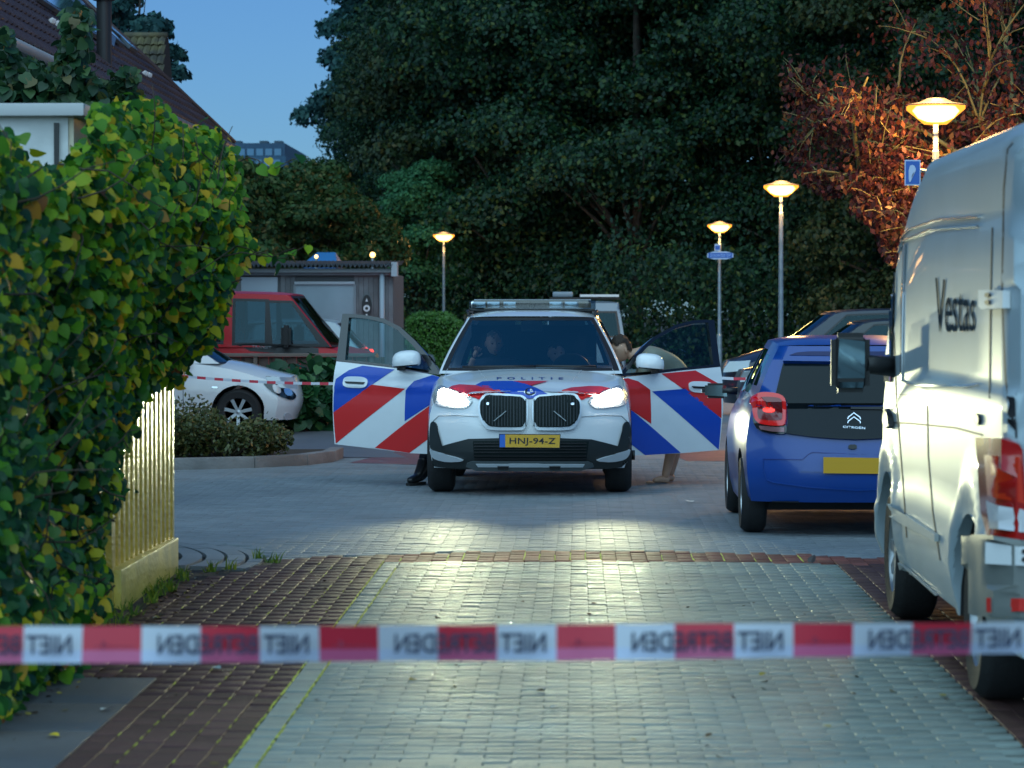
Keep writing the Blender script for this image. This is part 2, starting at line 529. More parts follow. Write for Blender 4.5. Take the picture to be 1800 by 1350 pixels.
# the road behind the laid stones
far_road = mat("far_road", (0.21, 0.235, 0.26), 0.6, col2=(0.16, 0.18, 0.205), ns=1.2, bump=0.5, bs=70, lo=.3, hi=.7)
road = pyd("road", [(-60, 34, -.002), (60, 34, -.002), (60, 130, -.002), (-60, 130, -.002)], [(0, 1, 2, 3)], far_road)
tagit(road, kind="structure")
G = .0017
lay('grey_a', PX - G * 1.6, PY - G * 1.6, grey_stone, "paver", 120)
lay('grey_h', PX / 2 - G * 1.6, PY - G * 1.6, grey_stone, "half_paver", 10)
lay('grey_b', PY - G * 1.4, PX - G * 1.2, grey_stone, "kerb_paver", 30)
lay('blue_a', PX - G, PY - G, blue_stone, "cross_street_paver", 20)
lay('red_b', PY - G * 1.4, PX - G * 1.4, red_stone, "brick", 100)
lay('band_b', PY - G * 1.6, PX - G * 1.6, band_stone, "band_brick", 30)
# yellow-green moss in some joints
moss = mat("moss", (0.42, 0.44, 0.03), 0.8, nv=0.35, ns=20)
mb = bmesh.new()
def mossdash(x, y0, y1, w=.010):
    n = max(2, int((y1 - y0) / .05)); pts = []
    for k in range(n + 1):
        y = y0 + (y1 - y0) * k / n
        pts.append((x + rng.gauss(0, .0018), y, w * rng.uniform(.35, 1.1) * (0.5 if k in (0, n) else 1)))
    a = [mb.verts.new((p[0] - p[2] / 2, p[1], .0005)) for p in pts]; b = [mb.verts.new((p[0] + p[2] / 2, p[1], .0005)) for p in pts]
    c = [mb.verts.new((p[0], p[1], .004 + rng.uniform(-.001, .002))) for p in pts]
    for k in range(n):
        mb.faces.new((a[k], c[k], c[k + 1], a[k + 1])); mb.faces.new((c[k], b[k], b[k + 1], c[k + 1]))
for xx in (XL0 + .001, XL1 - .002):
    y = 10.3
    while y < 20.0:
        l = rng.uniform(.15, .6)
        if rng.random() < .9: mossdash(xx, y, min(y + l, 20.05), .013)
        y += l + rng.uniform(0, .05)
for i in range(-11, 0):
    x = XL0 + i * PY
    p = .42 if i > -5 else .14
    y = 10.2 + ((i % 2) * .5) * PX
    while y < 19.9:
        if rng.random() < p and x < XL0 - .03 and zone(x, y): mossdash(x, y + .05, y + rng.uniform(.10, .18), .010)
        y += PX
for i in range(1, 28):
    x = XL0 + i * PY
    if rng.random() < .6: mossdash(x, dbot(x) + .05, dtop(x) - rng.uniform(.05, .4), .011)
o = from_bm("moss", mb, moss); tagit(o, "yellow-green moss growing in the paving joints", "moss", kind="stuff")

# slabs beside the hedge
slab_bm_objs = []
for k, (x0, x1, y0, y1) in enumerate([(-2.42, -1.87, 9.9, 10.9), (-2.42, -1.87, 10.91, 11.9), (-2.42, -1.87, 11.91, 12.75), (-2.42, -1.87, 12.76, 13.65), (-3.0, -2.43, 9.9, 11.4), (-3.0, -2.43, 11.41, 13.0)]):
    o = box("slab", x0 + .004, x1 - .004, y0, y1 - .006, -.04, .002, slab_stone, road, .006)
# verge of soil along the fence
v = []; fcs = []
n = 40
for i in range(n + 1):
    y = 9 + 10.05 * i / n
    for j, (x, z) in enumerate(((-3.3, .05), (-2.75, .05), (-2.5, .03), (-2.40 + rng.uniform(-.02, .03), -.012))):
        v.append((x, y, z + rng.uniform(-.012, .012)))
for i in range(n):
    for j in range(3): fcs.append((i * 4 + j, i * 4 + j + 1, i * 4 + j + 5, i * 4 + j + 4))
o = pyd("verge", v, fcs, soil); tagit(o, kind="structure")

# concentric kerb corner: rings of stones round the corner of the fence
kc = empty("corner_paving", "concentric arcs of grey kerb stones on the street corner beyond the board fence", "kerb", (ARC_C[0], ARC_C[1], 0))
def arc_stones(r0, r1, z, m, a0=-8, a1=100, seg=.5, name="arc_stone"):
    da = math.degrees(seg / r1); a = a0
    while a < a1:
        bm = bmesh.new(); n = 5; top = []; bot = []
        aa = [R(a + (da * .985) * k / n) for k in range(n + 1)]
        zz = z + rng.uniform(-.002, .002)
        ri = [bm.verts.new((math.cos(t) * r0, math.sin(t) * r0, zz)) for t in aa]; ro = [bm.verts.new((math.cos(t) * r1, math.sin(t) * r1, zz)) for t in aa]
        rb = [bm.verts.new((math.cos(t) * r1, math.sin(t) * r1, -.05)) for t in aa]; ib = [bm.verts.new((math.cos(t) * r0, math.sin(t) * r0, -.05)) for t in aa]
        for k in range(n):
            bm.faces.new((ri[k], ro[k], ro[k + 1], ri[k + 1])); bm.faces.new((ro[k], rb[k], rb[k + 1], ro[k + 1])); bm.faces.new((ib[k], ri[k], ri[k + 1], ib[k + 1]))
        bm.faces.new((ib[0], rb[0], ro[0], ri[0])); bm.faces.new((ri[n], ro[n], rb[n], ib[n]))
        bmesh.ops.recalc_face_normals(bm, faces=bm.faces[:])
        from_bm(name, bm, m, kc)
        a += da
for r0, r1, z, m_ in ((2.80, 2.89, .004, blue_stone), (2.66, 2.775, .010, blue_stone), (2.52, 2.635, .014, blue_stone), (2.36, 2.49, .016, blue_stone), (2.08, 2.33, .022, slab_stone), (1.86, 2.05, .024, slab_stone), (1.62, 1.84, .024, slab_stone), (1.35, 1.6, .024, slab_stone)):
    arc_stones(r0, r1, z, m_, -22 if r1 < 2.4 else -10)

# pavement, planter and kerb on the far side of the cross street (left)
pave = mat("pavement_tiles", (0.13, 0.135, 0.145), 0.5, col2=(0.10, 0.105, 0.115), ns=.8, bump=.2, bs=30, lo=.3, hi=.7)
o = pyd("pavement", [(-14, 34.2, .004), (-1.9, 34.2, .004), (-2.6, 38, .004), (-3.0, 60, .004), (-14, 60, .004)], [(0, 1, 2, 3, 4)], pave); tagit(o, kind="structure")
kerb_m = mat("kerb_concrete", (0.19, 0.18, 0.175), 0.6, nv=.25, ns=2.5, bump=.3, bs=40)
kerb = empty("planter_kerb", "low concrete kerb along the shrub bed in front of the white car", "kerb", (-4, 32, 0))
kp = [(-6.2, 31.0), (-5.2, 31.2), (-4.2, 31.45), (-3.35, 31.9), (-2.85, 32.5), (-2.62, 33.3), (-2.6, 34.2)]
for a, b in zip(kp, kp[1:]):
    d = Vector((b[0] - a[0], b[1] - a[1], 0)); L = d.length
    M = Matrix.Translation((a[0], a[1], 0)) @ Matrix.Rotation(math.atan2(d.y, d.x), 4, 'Z')
    o = box("kerb_stone", .006, L - .004, 0, .15, -.05, .12, kerb_m, None, .018, M); o.parent = kerb; o.matrix_parent_inverse = Matrix.Translation((4, -32, 0))
v = [(x, y + .14, .09) for x, y in kp] + [(-2.8, 34.3, .09), (-6.2, 34.3, .09)]
o = pyd("shrub_bed", v, [tuple(range(len(v)))], soil); tagit(o, kind="structure")
redp = mat("red_path", (0.16, 0.07, 0.065), 0.5, nv=.25, ns=3, bump=.3, bs=40)
o = pyd("brick_path", [(-2.45, 33.0, .002), (-1.2, 32.4, .002), (-.9, 36.5, .002), (-2.0, 36.5, .002)], [(0, 1, 2, 3)], redp); tagit(o, kind="structure")
o = pyd("brick_path", [(1.2, 33.5, .003), (6, 33.0, .003), (6, 36.0, .003), (1.0, 36.0, .003)], [(0, 1, 2, 3)], redp); tagit(o, kind="structure")

# ================================================================ board fence with concrete plinth
fence = empty("board_fence", "pale yellow board fence on a low concrete base, half covered by the climbing hedge", "fence", (-2.6, 14, 0))
fence_m = mat("yellow_painted_board", (0.80, 0.56, 0.09), 0.28, col2=(0.62, 0.40, 0.06), ns=6, bump=.5, bs=35, spec=.9, lo=.3, hi=.6, island=.08)
plinth_m = mat("plinth_concrete", (0.74, 0.56, 0.11), 0.3, nv=.2, ns=4, bump=.3, bs=30, spec=.5)
FX = -2.53
FL = lambda D: FX + (D - 16.3) * 0.012
def fb(name, x0, x1, y0, y1, z0, z1, m, bev=.004):
    o = box(name, x0 - fence.location.x, x1 - fence.location.x, y0 - fence.location.y, y1 - fence.location.y, z0, z1, m, fence, bev)
    return o
y = 14.0; k = 0
while y < 18.95:
    w = .088 + rng.uniform(-.004, .004)
    pro = .016 * (k % 2)
    x = FL(y)
    z0 = .20 if y > 16.55 else .04
    fb("board", x - .04, x - .018 + pro, y, y + w, z0, 1.86, fence_m, .005)
    y += w - (.006 if k % 2 == 0 else -.004); k += 1
fb("plinth", -2.60, FL(17.7) + .045, 16.58, 18.97, -.05, .235, plinth_m, .012)
fb("post", -2.63, FL(16.5) + .02, 16.50, 16.575, 0, 1.9, fence_m, .004)
fb("post", -2.63, FL(19) - .01, 18.985, 19.06, 0, 1.9, fence_m, .004)

# flat-roofed outbuilding behind the fence
ob = empty("garden_outbuilding", "small white outbuilding with a flat roof edge poking out above the hedge", "outbuilding", (-4.2, 17.3, 0))
wt = mat("outbuilding_render", (0.62, 0.63, 0.62), .7, nv=.12, ns=4, bump=.1)
lit_white = mat("lit_white_render", (0.58, 0.50, 0.36), .6, nv=.1, ns=4, bump=.1)  # same white wall, with the yellow light on this side put into its colour
def ol(x): return x + 4.2
box("wall", ol(-6), ol(-2.82), -.3, 1.6, 0, 2.715, wt, ob)
box("side_wall", ol(-2.82), ol(-2.79), -.29, 1.59, 0, 2.715, lit_white, ob)
box("roof_edge", ol(-6.1), ol(-2.72), -.38, 1.72, 2.715, 2.785, mat("roof_trim", (0.5, 0.5, 0.5), .5), ob, .008)
box("corner_board", ol(-2.895), ol(-2.87), -.325, -.301, 1, 2.68, black, ob)

# ================================================================ climbing hedge in the foreground
HSIL = [(-40, 225), (15, 240), (50, 296), (112, 306), (132, 270), (150, 238), (172, 188), (240, 175), (285, 182), (300, 215), (330, 232), (375, 222), (385, 240), (430, 268), (437, 300), (420, 318), (414, 350), (424, 400), (440, 440), (405, 470), (398, 505), (380, 560), (362, 600), (338, 620), (318, 645), (306, 676), (290, 648), (258, 682), (242, 712), (230, 752), (202, 795), (206, 850), (194, 900), (168, 950), (178, 1000), (182, 1060), (150, 1100), (160, 1150), (178, 1190), (130, 1215), (70, 1240), (40, 1280), (-40, 1300)]
def inpoly(x, y, P):
    c = False; j = len(P) - 1
    for i in range(len(P)):
        if (P[i][1] > y) != (P[j][1] > y) and x < (P[j][0] - P[i][0]) * (y - P[i][1]) / (P[j][1] - P[i][1]) + P[i][0]: c = not c
        j = i
    return c
def hedge_x(D, z):
    "outer face of the hedge at depth D and height z"
    b = -2.36 + .12 * noise.noise(Vector((D * .9, z * 1.1, 3)))
    if z > 1.0: b += .40 * min(1, (z - 1.0) / .9) * min(1, max(0, (D - 14) / 3.5))
    if z > 2.2: b -= .5 * (z - 2.2)
    if z < .8: b += .1 * (0.8 - z)
    return b
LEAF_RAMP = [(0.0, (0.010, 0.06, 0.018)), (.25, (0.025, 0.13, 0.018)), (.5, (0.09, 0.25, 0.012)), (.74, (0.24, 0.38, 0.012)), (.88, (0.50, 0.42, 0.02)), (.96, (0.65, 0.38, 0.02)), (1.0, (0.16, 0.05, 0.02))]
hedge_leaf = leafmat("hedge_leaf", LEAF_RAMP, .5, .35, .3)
hedge_dark = leafmat("shaded_ivy_leaf", [(0, (0.008, 0.045, 0.02)), (.5, (0.015, 0.085, 0.03)), (.8, (0.035, 0.14, 0.03)), (.93, (0.12, 0.22, 0.02)), (1, (0.35, 0.3, 0.02))], .42, .25, .35)  # darker copy of the hedge leaf, shade put into its colours
def leaf_template(L=1.0, W=.8):
    # heart-shaped leaf, stalk at the origin, tip along +y, folded along the rib and drooping
    v = [(0, 0, 0), (0, .35, -.015), (0, .7, -.05), (0, 1.05, -.16)]
    e = [(-.28, -.06, .03), (-.50, .18, .07), (-.48, .45, .05), (-.28, .78, -.03)]
    v += [(a * W / .8, b, c) for a, b, c in e] + [(-a * W / .8, b, c) for a, b, c in e]
    v = np.array(v) * L
    f = [(0, 1, 5, 4), (1, 2, 6, 5), (2, 3, 7, 6), (0, 8, 9, 1), (1, 9, 10, 2), (2, 10, 11, 3)]
    return v, np.array(f)
def orient(nrm, tip):
    n = nrm / np.linalg.norm(nrm); t = tip - n * np.dot(tip, n); t = t / (np.linalg.norm(t) + 1e-9)
    x = np.cross(t, n)
    return np.stack([x, t, n], 1)
def scatter(name, pts, mats, parent, smin, smax, tmpl, kind="stuff", droop=1.0, nbias=(0.35, -.8, .55), rnd=.6, seed=1):
    rr = np.random.default_rng(seed)
    v, f = tmpl; n = len(pts)
    V = np.empty((n, len(v), 3)); nb = np.array(nbias)
    for i, p in enumerate(pts):
        N = nb + rr.normal(0, rnd, 3); T = np.array([0, 0, -droop]) + rr.normal(0, .55, 3)
        V[i] = (v * rr.uniform(smin, smax)) @ orient(N, T).T + p
    Fa = (f[None] + (np.arange(n) * len(v))[:, None, None]).reshape(-1, f.shape[1])
    o = npmesh(name, V.reshape(-1, 3), Fa, mats, parent, True)
    if kind: o["kind"] = kind
    return o
hedge = empty("climbing_hedge", "overgrown climbing hedge with yellowing leaves hanging over the fence on the left", "hedge", (-2.6, 14, 0))
HO = np.array([-2.6, 14.0, 0.0])
hp = []; hd = []
t_ = 0
while len(hp) < 12000 and t_ < 400000:
    t_ += 1
    D = rng.uniform(11.2, 19.3); z = rng.uniform(.02, 2.95)
    x = hedge_x(D, z) - abs(rng.gauss(0, .13)) + rng.uniform(0, .05)
    u, w = pix((x, D, z))
    if not inpoly(u + rng.gauss(0, 7), w + rng.gauss(0, 7), HSIL): continue
    if noise.noise(Vector((x * 3, D * 2.2, z * 3.2))) < -.16 and rng.random() < .85: continue
    green = (z > 1.15 and D > 13 and rng.random() < min(1, .30 + .55 * (z - 1.0)) or (z < .45 and rng.random() < .6)) or rng.random() < .25  # paler leaves chosen mostly by height, painting light on the hedge top
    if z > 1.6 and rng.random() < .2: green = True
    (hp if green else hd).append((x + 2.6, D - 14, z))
    if len(hd) > 8500: hd.pop()
# behind the outer leaves a deep fill so that no daylight passes through the middle
hf = []
while len(hf) < 5200:
    D = rng.uniform(11.0, 19.2); z = rng.uniform(.0, 2.55)
    x = hedge_x(D, z) - .22 - abs(rng.gauss(0, .22))
    u, w = pix((x, D, z))
    if not inpoly(u - 14, w + 12, HSIL): continue
    if 16.3 < D and z < 1.4 and x > FL(D) - .08: continue
    if w < 350 and u < 260 and rng.random() < .55: continue
    hf.append((x + 2.6, D - 14, z))
LT = leaf_template()
keep = sorted(hp, key=lambda p: p[1])[:170] + sorted(hd, key=lambda p: p[1])[:110]
ks = set(keep)
lm = []
for m_ in (hedge_leaf, hedge_dark):
    me = bpy.data.meshes.new("leaf"); me.from_pydata(LT[0].tolist(), [], LT[1].tolist()); me.materials.append(m_)
    me.polygons.foreach_set("use_smooth", [True] * len(LT[1])); lm.append(me)
hps = set(hp)
for p in keep:
    o = bpy.data.objects.new("leaf", lm[0 if p in hps else 1]); COL.objects.link(o); o.parent = hedge
    N = np.array([.35, -.8, .55]) + nr.normal(0, .55, 3); T = np.array([0, 0, -1.0]) + nr.normal(0, .5, 3)
    M = Matrix(orient(N, T).tolist()).to_4x4(); s = rng.uniform(.04, .085)
    o.matrix_local = Matrix.Translation(p) @ M @ Matrix.Scale(s, 4)
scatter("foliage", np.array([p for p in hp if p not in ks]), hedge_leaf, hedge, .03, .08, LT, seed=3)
scatter("shaded_ivy_foliage", np.array([p for p in hd if p not in ks]), hedge_dark, hedge, .03, .07, LT, seed=4)
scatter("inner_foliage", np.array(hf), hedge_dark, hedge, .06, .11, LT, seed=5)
twig_m = mat("twig", (0.05, 0.035, 0.022), .8, bump=.2)
bm = bmesh.new()
for k in range(150):
    D = rng.uniform(12.5, 19); z = rng.uniform(.1, 2.4); p = Vector((hedge_x(D, z) - .08 + 2.6, D - 14, z)); pts = [p]
    d = Vector((rng.uniform(-.2, .4), rng.uniform(-.6, .6), rng.uniform(-.2, 1))).normalized()
    for s_ in range(5):
        d = (d + Vector((rng.gauss(0, .3), rng.gauss(0, .3), rng.gauss(-.05, .3)))).normalized(); pts.append(pts[-1] + d * .12)
        q = pts[-1] + Vector((-2.6, 14, 0)); u, w = pix(q)
        if not inpoly(u, w, HSIL): break
    if len(pts) > 2: bm_tube(bm, pts, [.006 * (1 - .12 * i) for i in range(len(pts))], 5)
# long shoots that stick out against the sky
for px0, py0, px1, py1 in ((395, 440, 520, 445), (420, 285, 520, 288), (430, 455, 540, 440), (90, 225, 130, 330), (30, 230, 110, 250)):
    a = wp(px0, py0, 17.5); b = wp(px1, py1, 17.3)
    pts = [a.lerp(b, k / 6) + Vector((0, 0, .03 * math.sin(k * 1.3))) - Vector((-2.6, 14, 0)) for k in range(7)]
    bm_tube(bm, pts, [.005 * (1 - .1 * i) for i in range(7)], 5)
    sh = []
    for k in range(9):
        q = pts[min(6, int(k * .75) )]; sh.append((q.x + rng.gauss(0, .02), q.y + rng.gauss(0, .03), q.z + rng.gauss(0, .015)))
    scatter("shoot_leaves", np.array(sh), hedge_leaf, hedge, .045, .075, LT, kind=None, seed=int(px0))
from_bm("twigs", bm, twig_m, hedge)["kind"] = "stuff"

# grass tufts and litter at the foot of the fence
def grass(name, pts, m, h0, h1, label, seed=1, blades=14, spread=.05):
    rr = random.Random(seed); V = []; Fc = []
    for (x, y, z) in pts:
        for b in range(blades):
            a = rr.uniform(0, 6.28); r_ = rr.uniform(0, spread); bx, by = x + math.cos(a) * r_, y + math.sin(a) * r_
            h = rr.uniform(h0, h1); lx, ly = rr.gauss(0, .45) * h, rr.gauss(0, .45) * h; w = rr.uniform(.003, .006)
            i = len(V); V += [(bx - w, by, z), (bx + w, by, z), (bx + w * .7 + lx * .4, by + ly * .4, z + h * .6), (bx - w * .7 + lx * .4, by + ly * .4, z + h * .6), (bx + lx, by + ly, z + h)]
            Fc += [(i, i + 1, i + 2, i + 3), (i + 3, i + 2, i + 4)]
    o = pyd(name, V, Fc, m); tagit(o, label, "grass", kind="stuff"); return o
grass_m = leafmat("grass_blade", [(0, (0.05, 0.12, 0.02)), (.6, (0.13, 0.22, 0.02)), (1, (0.30, 0.33, 0.03))], .5, .3)
gpts = [(-2.44 + rng.gauss(0, .04), rng.uniform(15.2, 19.0), .0) for _ in range(32)] + [(-2.1, 20.2, 0), (-1.98, 19.9, 0), (-2.3, 19.2, 0), (-2.2, 19.4, 0)]
grass("grass", gpts, grass_m, .02, .09, "green grass tufts along the foot of the fence")
lit = []
for k in range(420):
    lit.append((rng.choice([-2.35 + rng.gauss(0, .12)] * 3 + [rng.uniform(-2.3, 1.6)]) + 0, rng.uniform(10.8, 19.5), .006))
dead = leafmat("dead_leaf", [(0, (0.05, 0.03, 0.02)), (.6, (0.12, 0.07, 0.03)), (.9, (0.35, 0.28, 0.05)), (1, (0.4, 0.42, 0.4))], .6, .1)
o = scatter("fallen_leaves", np.array(lit), dead, None, .012, .035, LT, nbias=(0, 0, 1), rnd=.25, droop=0, seed=9); tagit(o, "small dead leaves scattered on the paving", "leaves", kind="stuff")
for nm, px_, py_, s_, m_, lb in (("fallen_leaf", 86, 1297, .05, "yellow", "single bright yellow leaf on the paving at lower left"), ("fallen_leaf", 190, 1250, .05, "white", "pale curled leaf lying on the grey slab below the hedge"), ("fallen_leaf", 372, 1178, .06, "grey", "grey-blue flat leaf on the red bricks just below the tape"), ("fallen_leaf", 1425, 992, .05, "black", "dark leaf upright on the red brick band near the blue car"), ("paper_scrap", 1213, 884, .075, "white", "small white scrap of paper on the road by the blue car")):
    g = gp(px_, py_); c = {"yellow": (.6, .42, .02), "white": (.6, .6, .55), "grey": (.3, .36, .36), "black": (.03, .02, .02)}[m_]
    me = bpy.data.meshes.new(nm); me.from_pydata((LT[0] * s_ * (1 if m_ != "black" else 1.2)).tolist(), [], LT[1].tolist()); me.materials.append(mat("leaf_" + m_, c, .5))
    o = bpy.data.objects.new(nm, me); COL.objects.link(o); o.location = (g.x, g.y, .012); o.rotation_euler = (.15 if m_ != "black" else 1.0, .1, rng.uniform(0, 6)); tagit(o, lb, "leaf" if nm == "fallen_leaf" else "paper")

# ================================================================ barrier tapes
tape_w = mat("tape_white", (0.62, 0.66, 0.74), .45, trans=.25); tape_r = mat("tape_red", (0.62, 0.03, 0.06), .45, trans=.25); tape_ink = mat("tape_ink", (0.02, 0.03, 0.07), .5)
def tape_y(px):  # centre line of the near tape on the photograph
    return 1133.5 - 1.0 * (px / 900) - 5.5 * (px / 1800) ** 2 * 1.9
TD = 6.5
bm = bmesh.new(); tape = bpy.data.objects.new("barrier_tape", None)
bounds = []
x = 40 - 104.2 * 6
while x < 2500: bounds.append(x); x += 104.2
def tpos(px, t):
    wob = .004 * math.sin(px * .011) + .003 * math.sin(px * .037)
    c = wp(px, tape_y(px), TD); h = .0385 - .000004 * max(0, px - 700)
    return Vector((c.x, TD + wob + t * .010 * math.sin(px * .006 + 1), c.z + t * h))
for k, (a, b) in enumerate(zip(bounds, bounds[1:])):
    for s_ in range(4):
        p0 = a + (b - a) * s_ / 4; p1 = a + (b - a) * (s_ + 1) / 4
        tt = (-1, -.3, .3, 1)
        for t0, t1 in zip(tt, tt[1:]):
            f = bm.faces.new([bm.verts.new(tpos(p, t)) for p, t in ((p0, t0), (p1, t0), (p1, t1), (p0, t1))]); f.material_index = k % 2 + (2 if t1 < 0 else 0); f.smooth = True
bmesh.ops.remove_doubles(bm, verts=bm.verts[:], dist=.0003)
tape = from_bm("barrier_tape", bm, [tape_w, tape_r, mat("tape_white_double", (0.55, 0.62, 0.80), .45, trans=.2), mat("tape_red_double", (0.62, 0.12, 0.26), .45, trans=.2)])
tagit(tape, "red and white police barrier tape stretched across the foreground", "barrier tape", kind="thing")
class TapeSurf:
    Mi = Matrix.Identity(4)
    def hit(self, px, py, c=None):
        o_, d = ray(px, py); p = o_ + d * ((TD - .022) / d.y); return p, Vector((0, -1, 0))
TS = TapeSurf()
for k in range(-1, 6):
    x0 = 40 + 416.8 * k
    def q(a, b, y0=-17, y1=17): return [(x0 + a, tape_y(x0 + a) + y0), (x0 + b, tape_y(x0 + b) + y0), (x0 + b, tape_y(x0 + b) + y1), (x0 + a, tape_y(x0 + a) + y1)]
    # white 0-104: NIET ; red 104-208: small mark ; white/red 208-416: DEN + BETRE (seen from the back, so mirrored)
    trace_text("NIET", q(6, 86), TS, tape_ink, tape, .001, mirror=True, bold=.02, name="lettering")
    trace_text("BETREDEN", q(237, 412), TS, tape_ink, tape, .001, mirror=True, bold=.02, name="lettering")
    trace_text("----4-", q(126, 196, -7, 9), TS, mat("tape_ink_faint", (.28, .02, .06), .5), tape, .001, mirror=True, name="lettering")
def far_tape(a, b, lab, half=.016, n=26):
    bm = bmesh.new(); A = Vector(a); B = Vector(b)
    for k in range(n):
        t0, t1 = k / n, (k + 1) / n
        p, q_ = A.lerp(B, t0), A.lerp(B, t1)
        p.z -= .05 * 4 * t0 * (1 - t0); q_.z -= .05 * 4 * t1 * (1 - t1)
        f = bm.faces.new([bm.verts.new(c) for c in (p + Vector((0, 0, -half)), q_ + Vector((0, 0, -half)), q_ + Vector((0, .01, half)), p + Vector((0, .01, half)))]); f.material_index = k % 2
    o = from_bm("barrier_tape", bm, [tape_w, tape_r]); tagit(o, lab, "barrier tape", kind="thing")
a = wp(240, 652, 36.6); b = wp(640, 674, 36.0)
far_tape(a, b, "thin barrier tape strung in front of the white parked car")
a = wp(1225, 660, 34.5); b = wp(1420, 656, 34.0)
far_tape(a, b, "short stretch of barrier tape behind the open door and the blue car", n=9)
# ================================================================ vehicles
def lerp(a, b, t): return a + (b - a) * t
class Car:
    """lower shell + cabin built from tables; local x across, y from the nose (0) to the tail (L), z up"""
    def __init__(s, name, label, cat, loc, rz, P, group=None):
        s.P = P; s.root = empty(name, label, cat, loc, rz, group)
        s.M = Matrix.Translation(loc) @ Matrix.Rotation(rz, 4, 'Z')
        s.half = pchip(P['half']); s.belt = pchip(P['belt']); s.top = pchip(P['top']); s.low = pchip(P['low'])
        s.side = pchip(P.get('side', [(0, .93), (.25, .985), (.5, 1), (.8, .985), (1, .94)]))
        s.vf = pchip(P['vf']); s.vr = pchip(P['vr'])
    def zlow(s, y):
        z = s.low(y)
        for yw in s.P['wheels']:
            d = abs(y - yw); ra = s.P['Ra']
            if d < ra: z = max(z, s.P['Rw'] + math.sqrt(ra * ra - d * d) * s.P.get('arch_k', 1))
        return z
    def disp(s, x, y, z):
        P = s.P; L = P['L']; w = s.half(y)
        k = 1 - min(1, abs(x) / w) ** 2.6
        f = max(0, 1 - y / P['fade']) ** 1.6; r = max(0, 1 - (L - y) / P['fade']) ** 1.6
        # rings run between Bf and L-Br; the ends bulge to 0 and L
        return f * (-P['Bf'] * k + s.vf(z)) + r * (P['Br'] * k - s.vr(z))
    def ring(s, y0, nT=9, nX=9):
        P = s.P; w = s.half(y0); zl = s.zlow(y0); zb = s.belt(y0); zt = s.top(y0); sill = s.low(y0)
        pts = []
        for i in range(nT + 1):
            z = lerp(zl, zb, i / nT); u = (z - sill) / (zb - sill)
            pts.append((w * s.side(u), z))
        xb = pts[-1][0]; top = []
        for j in range(1, nX + 1):
            q = 1 - j / nX; top.append((xb * q, zb + (zt - zb) * (1 - q ** 2.4)))
        R_ = pts + top
        full = R_ + [(-x, z) for x, z in R_[-2::-1]]
        return full
    def shell(s, mats, open_top=None, door=None, nT=9, nX=9):
        P = s.P; L = P['L']; ys = set(np.linspace(P['Bf'], L - P['Br'], P.get('ns', 44)).round(4).tolist())
        for yw in P['wheels']:
            for k in range(17):
                ys.add(round(yw - P['Ra'] * math.cos(math.pi * k / 16) * .9999, 4))
        for e in (open_top or ()): ys.add(e)
        for e in (door or ())[:2]: ys.add(e)
        ys = sorted(y for y in ys if P['Bf'] - 1e-6 <= y <= L - P['Br'] + 1e-6)
        bm = bmesh.new(); rings = []
        for y in ys:
            # fade variable: distance of the ring from the ends
            yy = (y - P['Bf']) if y < L / 2 else y
            rr = []
            for x, z in s.ring(y, nT, nX):
                yd = y + s._d(x, y, z)
                rr.append(bm.verts.new((x, yd, z)))
            rings.append(rr)
        n = len(rings[0])
        for i, (a, b) in enumerate(zip(rings, rings[1:])):
            ym = (ys[i] + ys[i + 1]) / 2
            for k in range(n - 1):
                istop = nT <= k < n - 1 - nT
                if istop and open_top and open_top[0] < ym < open_top[1] and abs(a[k].co.x) < s.half(ym) * .86: continue
                if door and not istop and door[0] < ym < door[1]:
                    zc = (a[k].co.z + a[k + 1].co.z) / 2
                    if zc > door[2]: continue
                f = bm.faces.new((a[k], a[k + 1], b[k + 1], b[k])); f.smooth = True
            # inward lip along the lower edge
            for k, sg in ((0, -1), (n - 1, 1)):
                p, q = a[k], b[k]
                p2 = bm.verts.new(p.co + Vector((sg * .16, 0, 0))); q2 = bm.verts.new(q.co + Vector((sg * .16, 0, 0)))
                f = bm.faces.new((p, q, q2, p2)); f.material_index = 1
        for rr, first in ((rings[0], True), (rings[-1], False)):
            y = ys[0] if first else ys[-1]
            m = 14; rows = []
            for t in range(nT + 1):
                a, b = rr[t], rr[n - 1 - t]; row = [a]
                for j in range(1, m):
                    x = lerp(a.co.x, b.co.x, j / m)
                    z = a.co.z
                    row.append(bm.verts.new((x, y + s._d(x, y, z), z)))
                row.append(b); rows.append(row)
            # upper row is the top of the ring: snap to the ring's own top line
            for t in range(nT):
                for j in range(m):
                    f = bm.faces.new((rows[t][j], rows[t][j + 1], rows[t + 1][j + 1], rows[t + 1][j])); f.smooth = True
            topv = rr[nT:n - nT]
            fan = list(topv) + rows[nT][-2:0:-1]
            if len(fan) > 3:
                c = bm.faces.new(fan); bmesh.ops.triangulate(bm, faces=[c])
        bmesh.ops.remove_doubles(bm, verts=bm.verts[:], dist=.0005)
        bmesh.ops.recalc_face_normals(bm, faces=bm.faces[:])
        s.body = from_bm("body", bm, mats, s.root, 38)
        u = .8 * s.half(L / 2)
        zb0 = max(.17, s.P['low'][1][1] - .02)
        box("underbody", -u, u, P['Bf'] + .25, L - P['Br'] - .2, zb0, zb0 + .22, inner_dark, s.root)
        return s.body
    def _d(s, x, y, z):
        P = s.P; L = P['L']; w = s.half(y)
        k = 1 - min(1, abs(x) / w) ** P.get('pexp', 2.6)
        f = max(0, 1 - (y - P['Bf']) / P['fade']) ** 1.7; r = max(0, 1 - (L - P['Br'] - y) / P['fade']) ** 1.7
        return f * (-P['Bf'] * k + s.vf(z)) + r * (P['Br'] * k - s.vr(z))
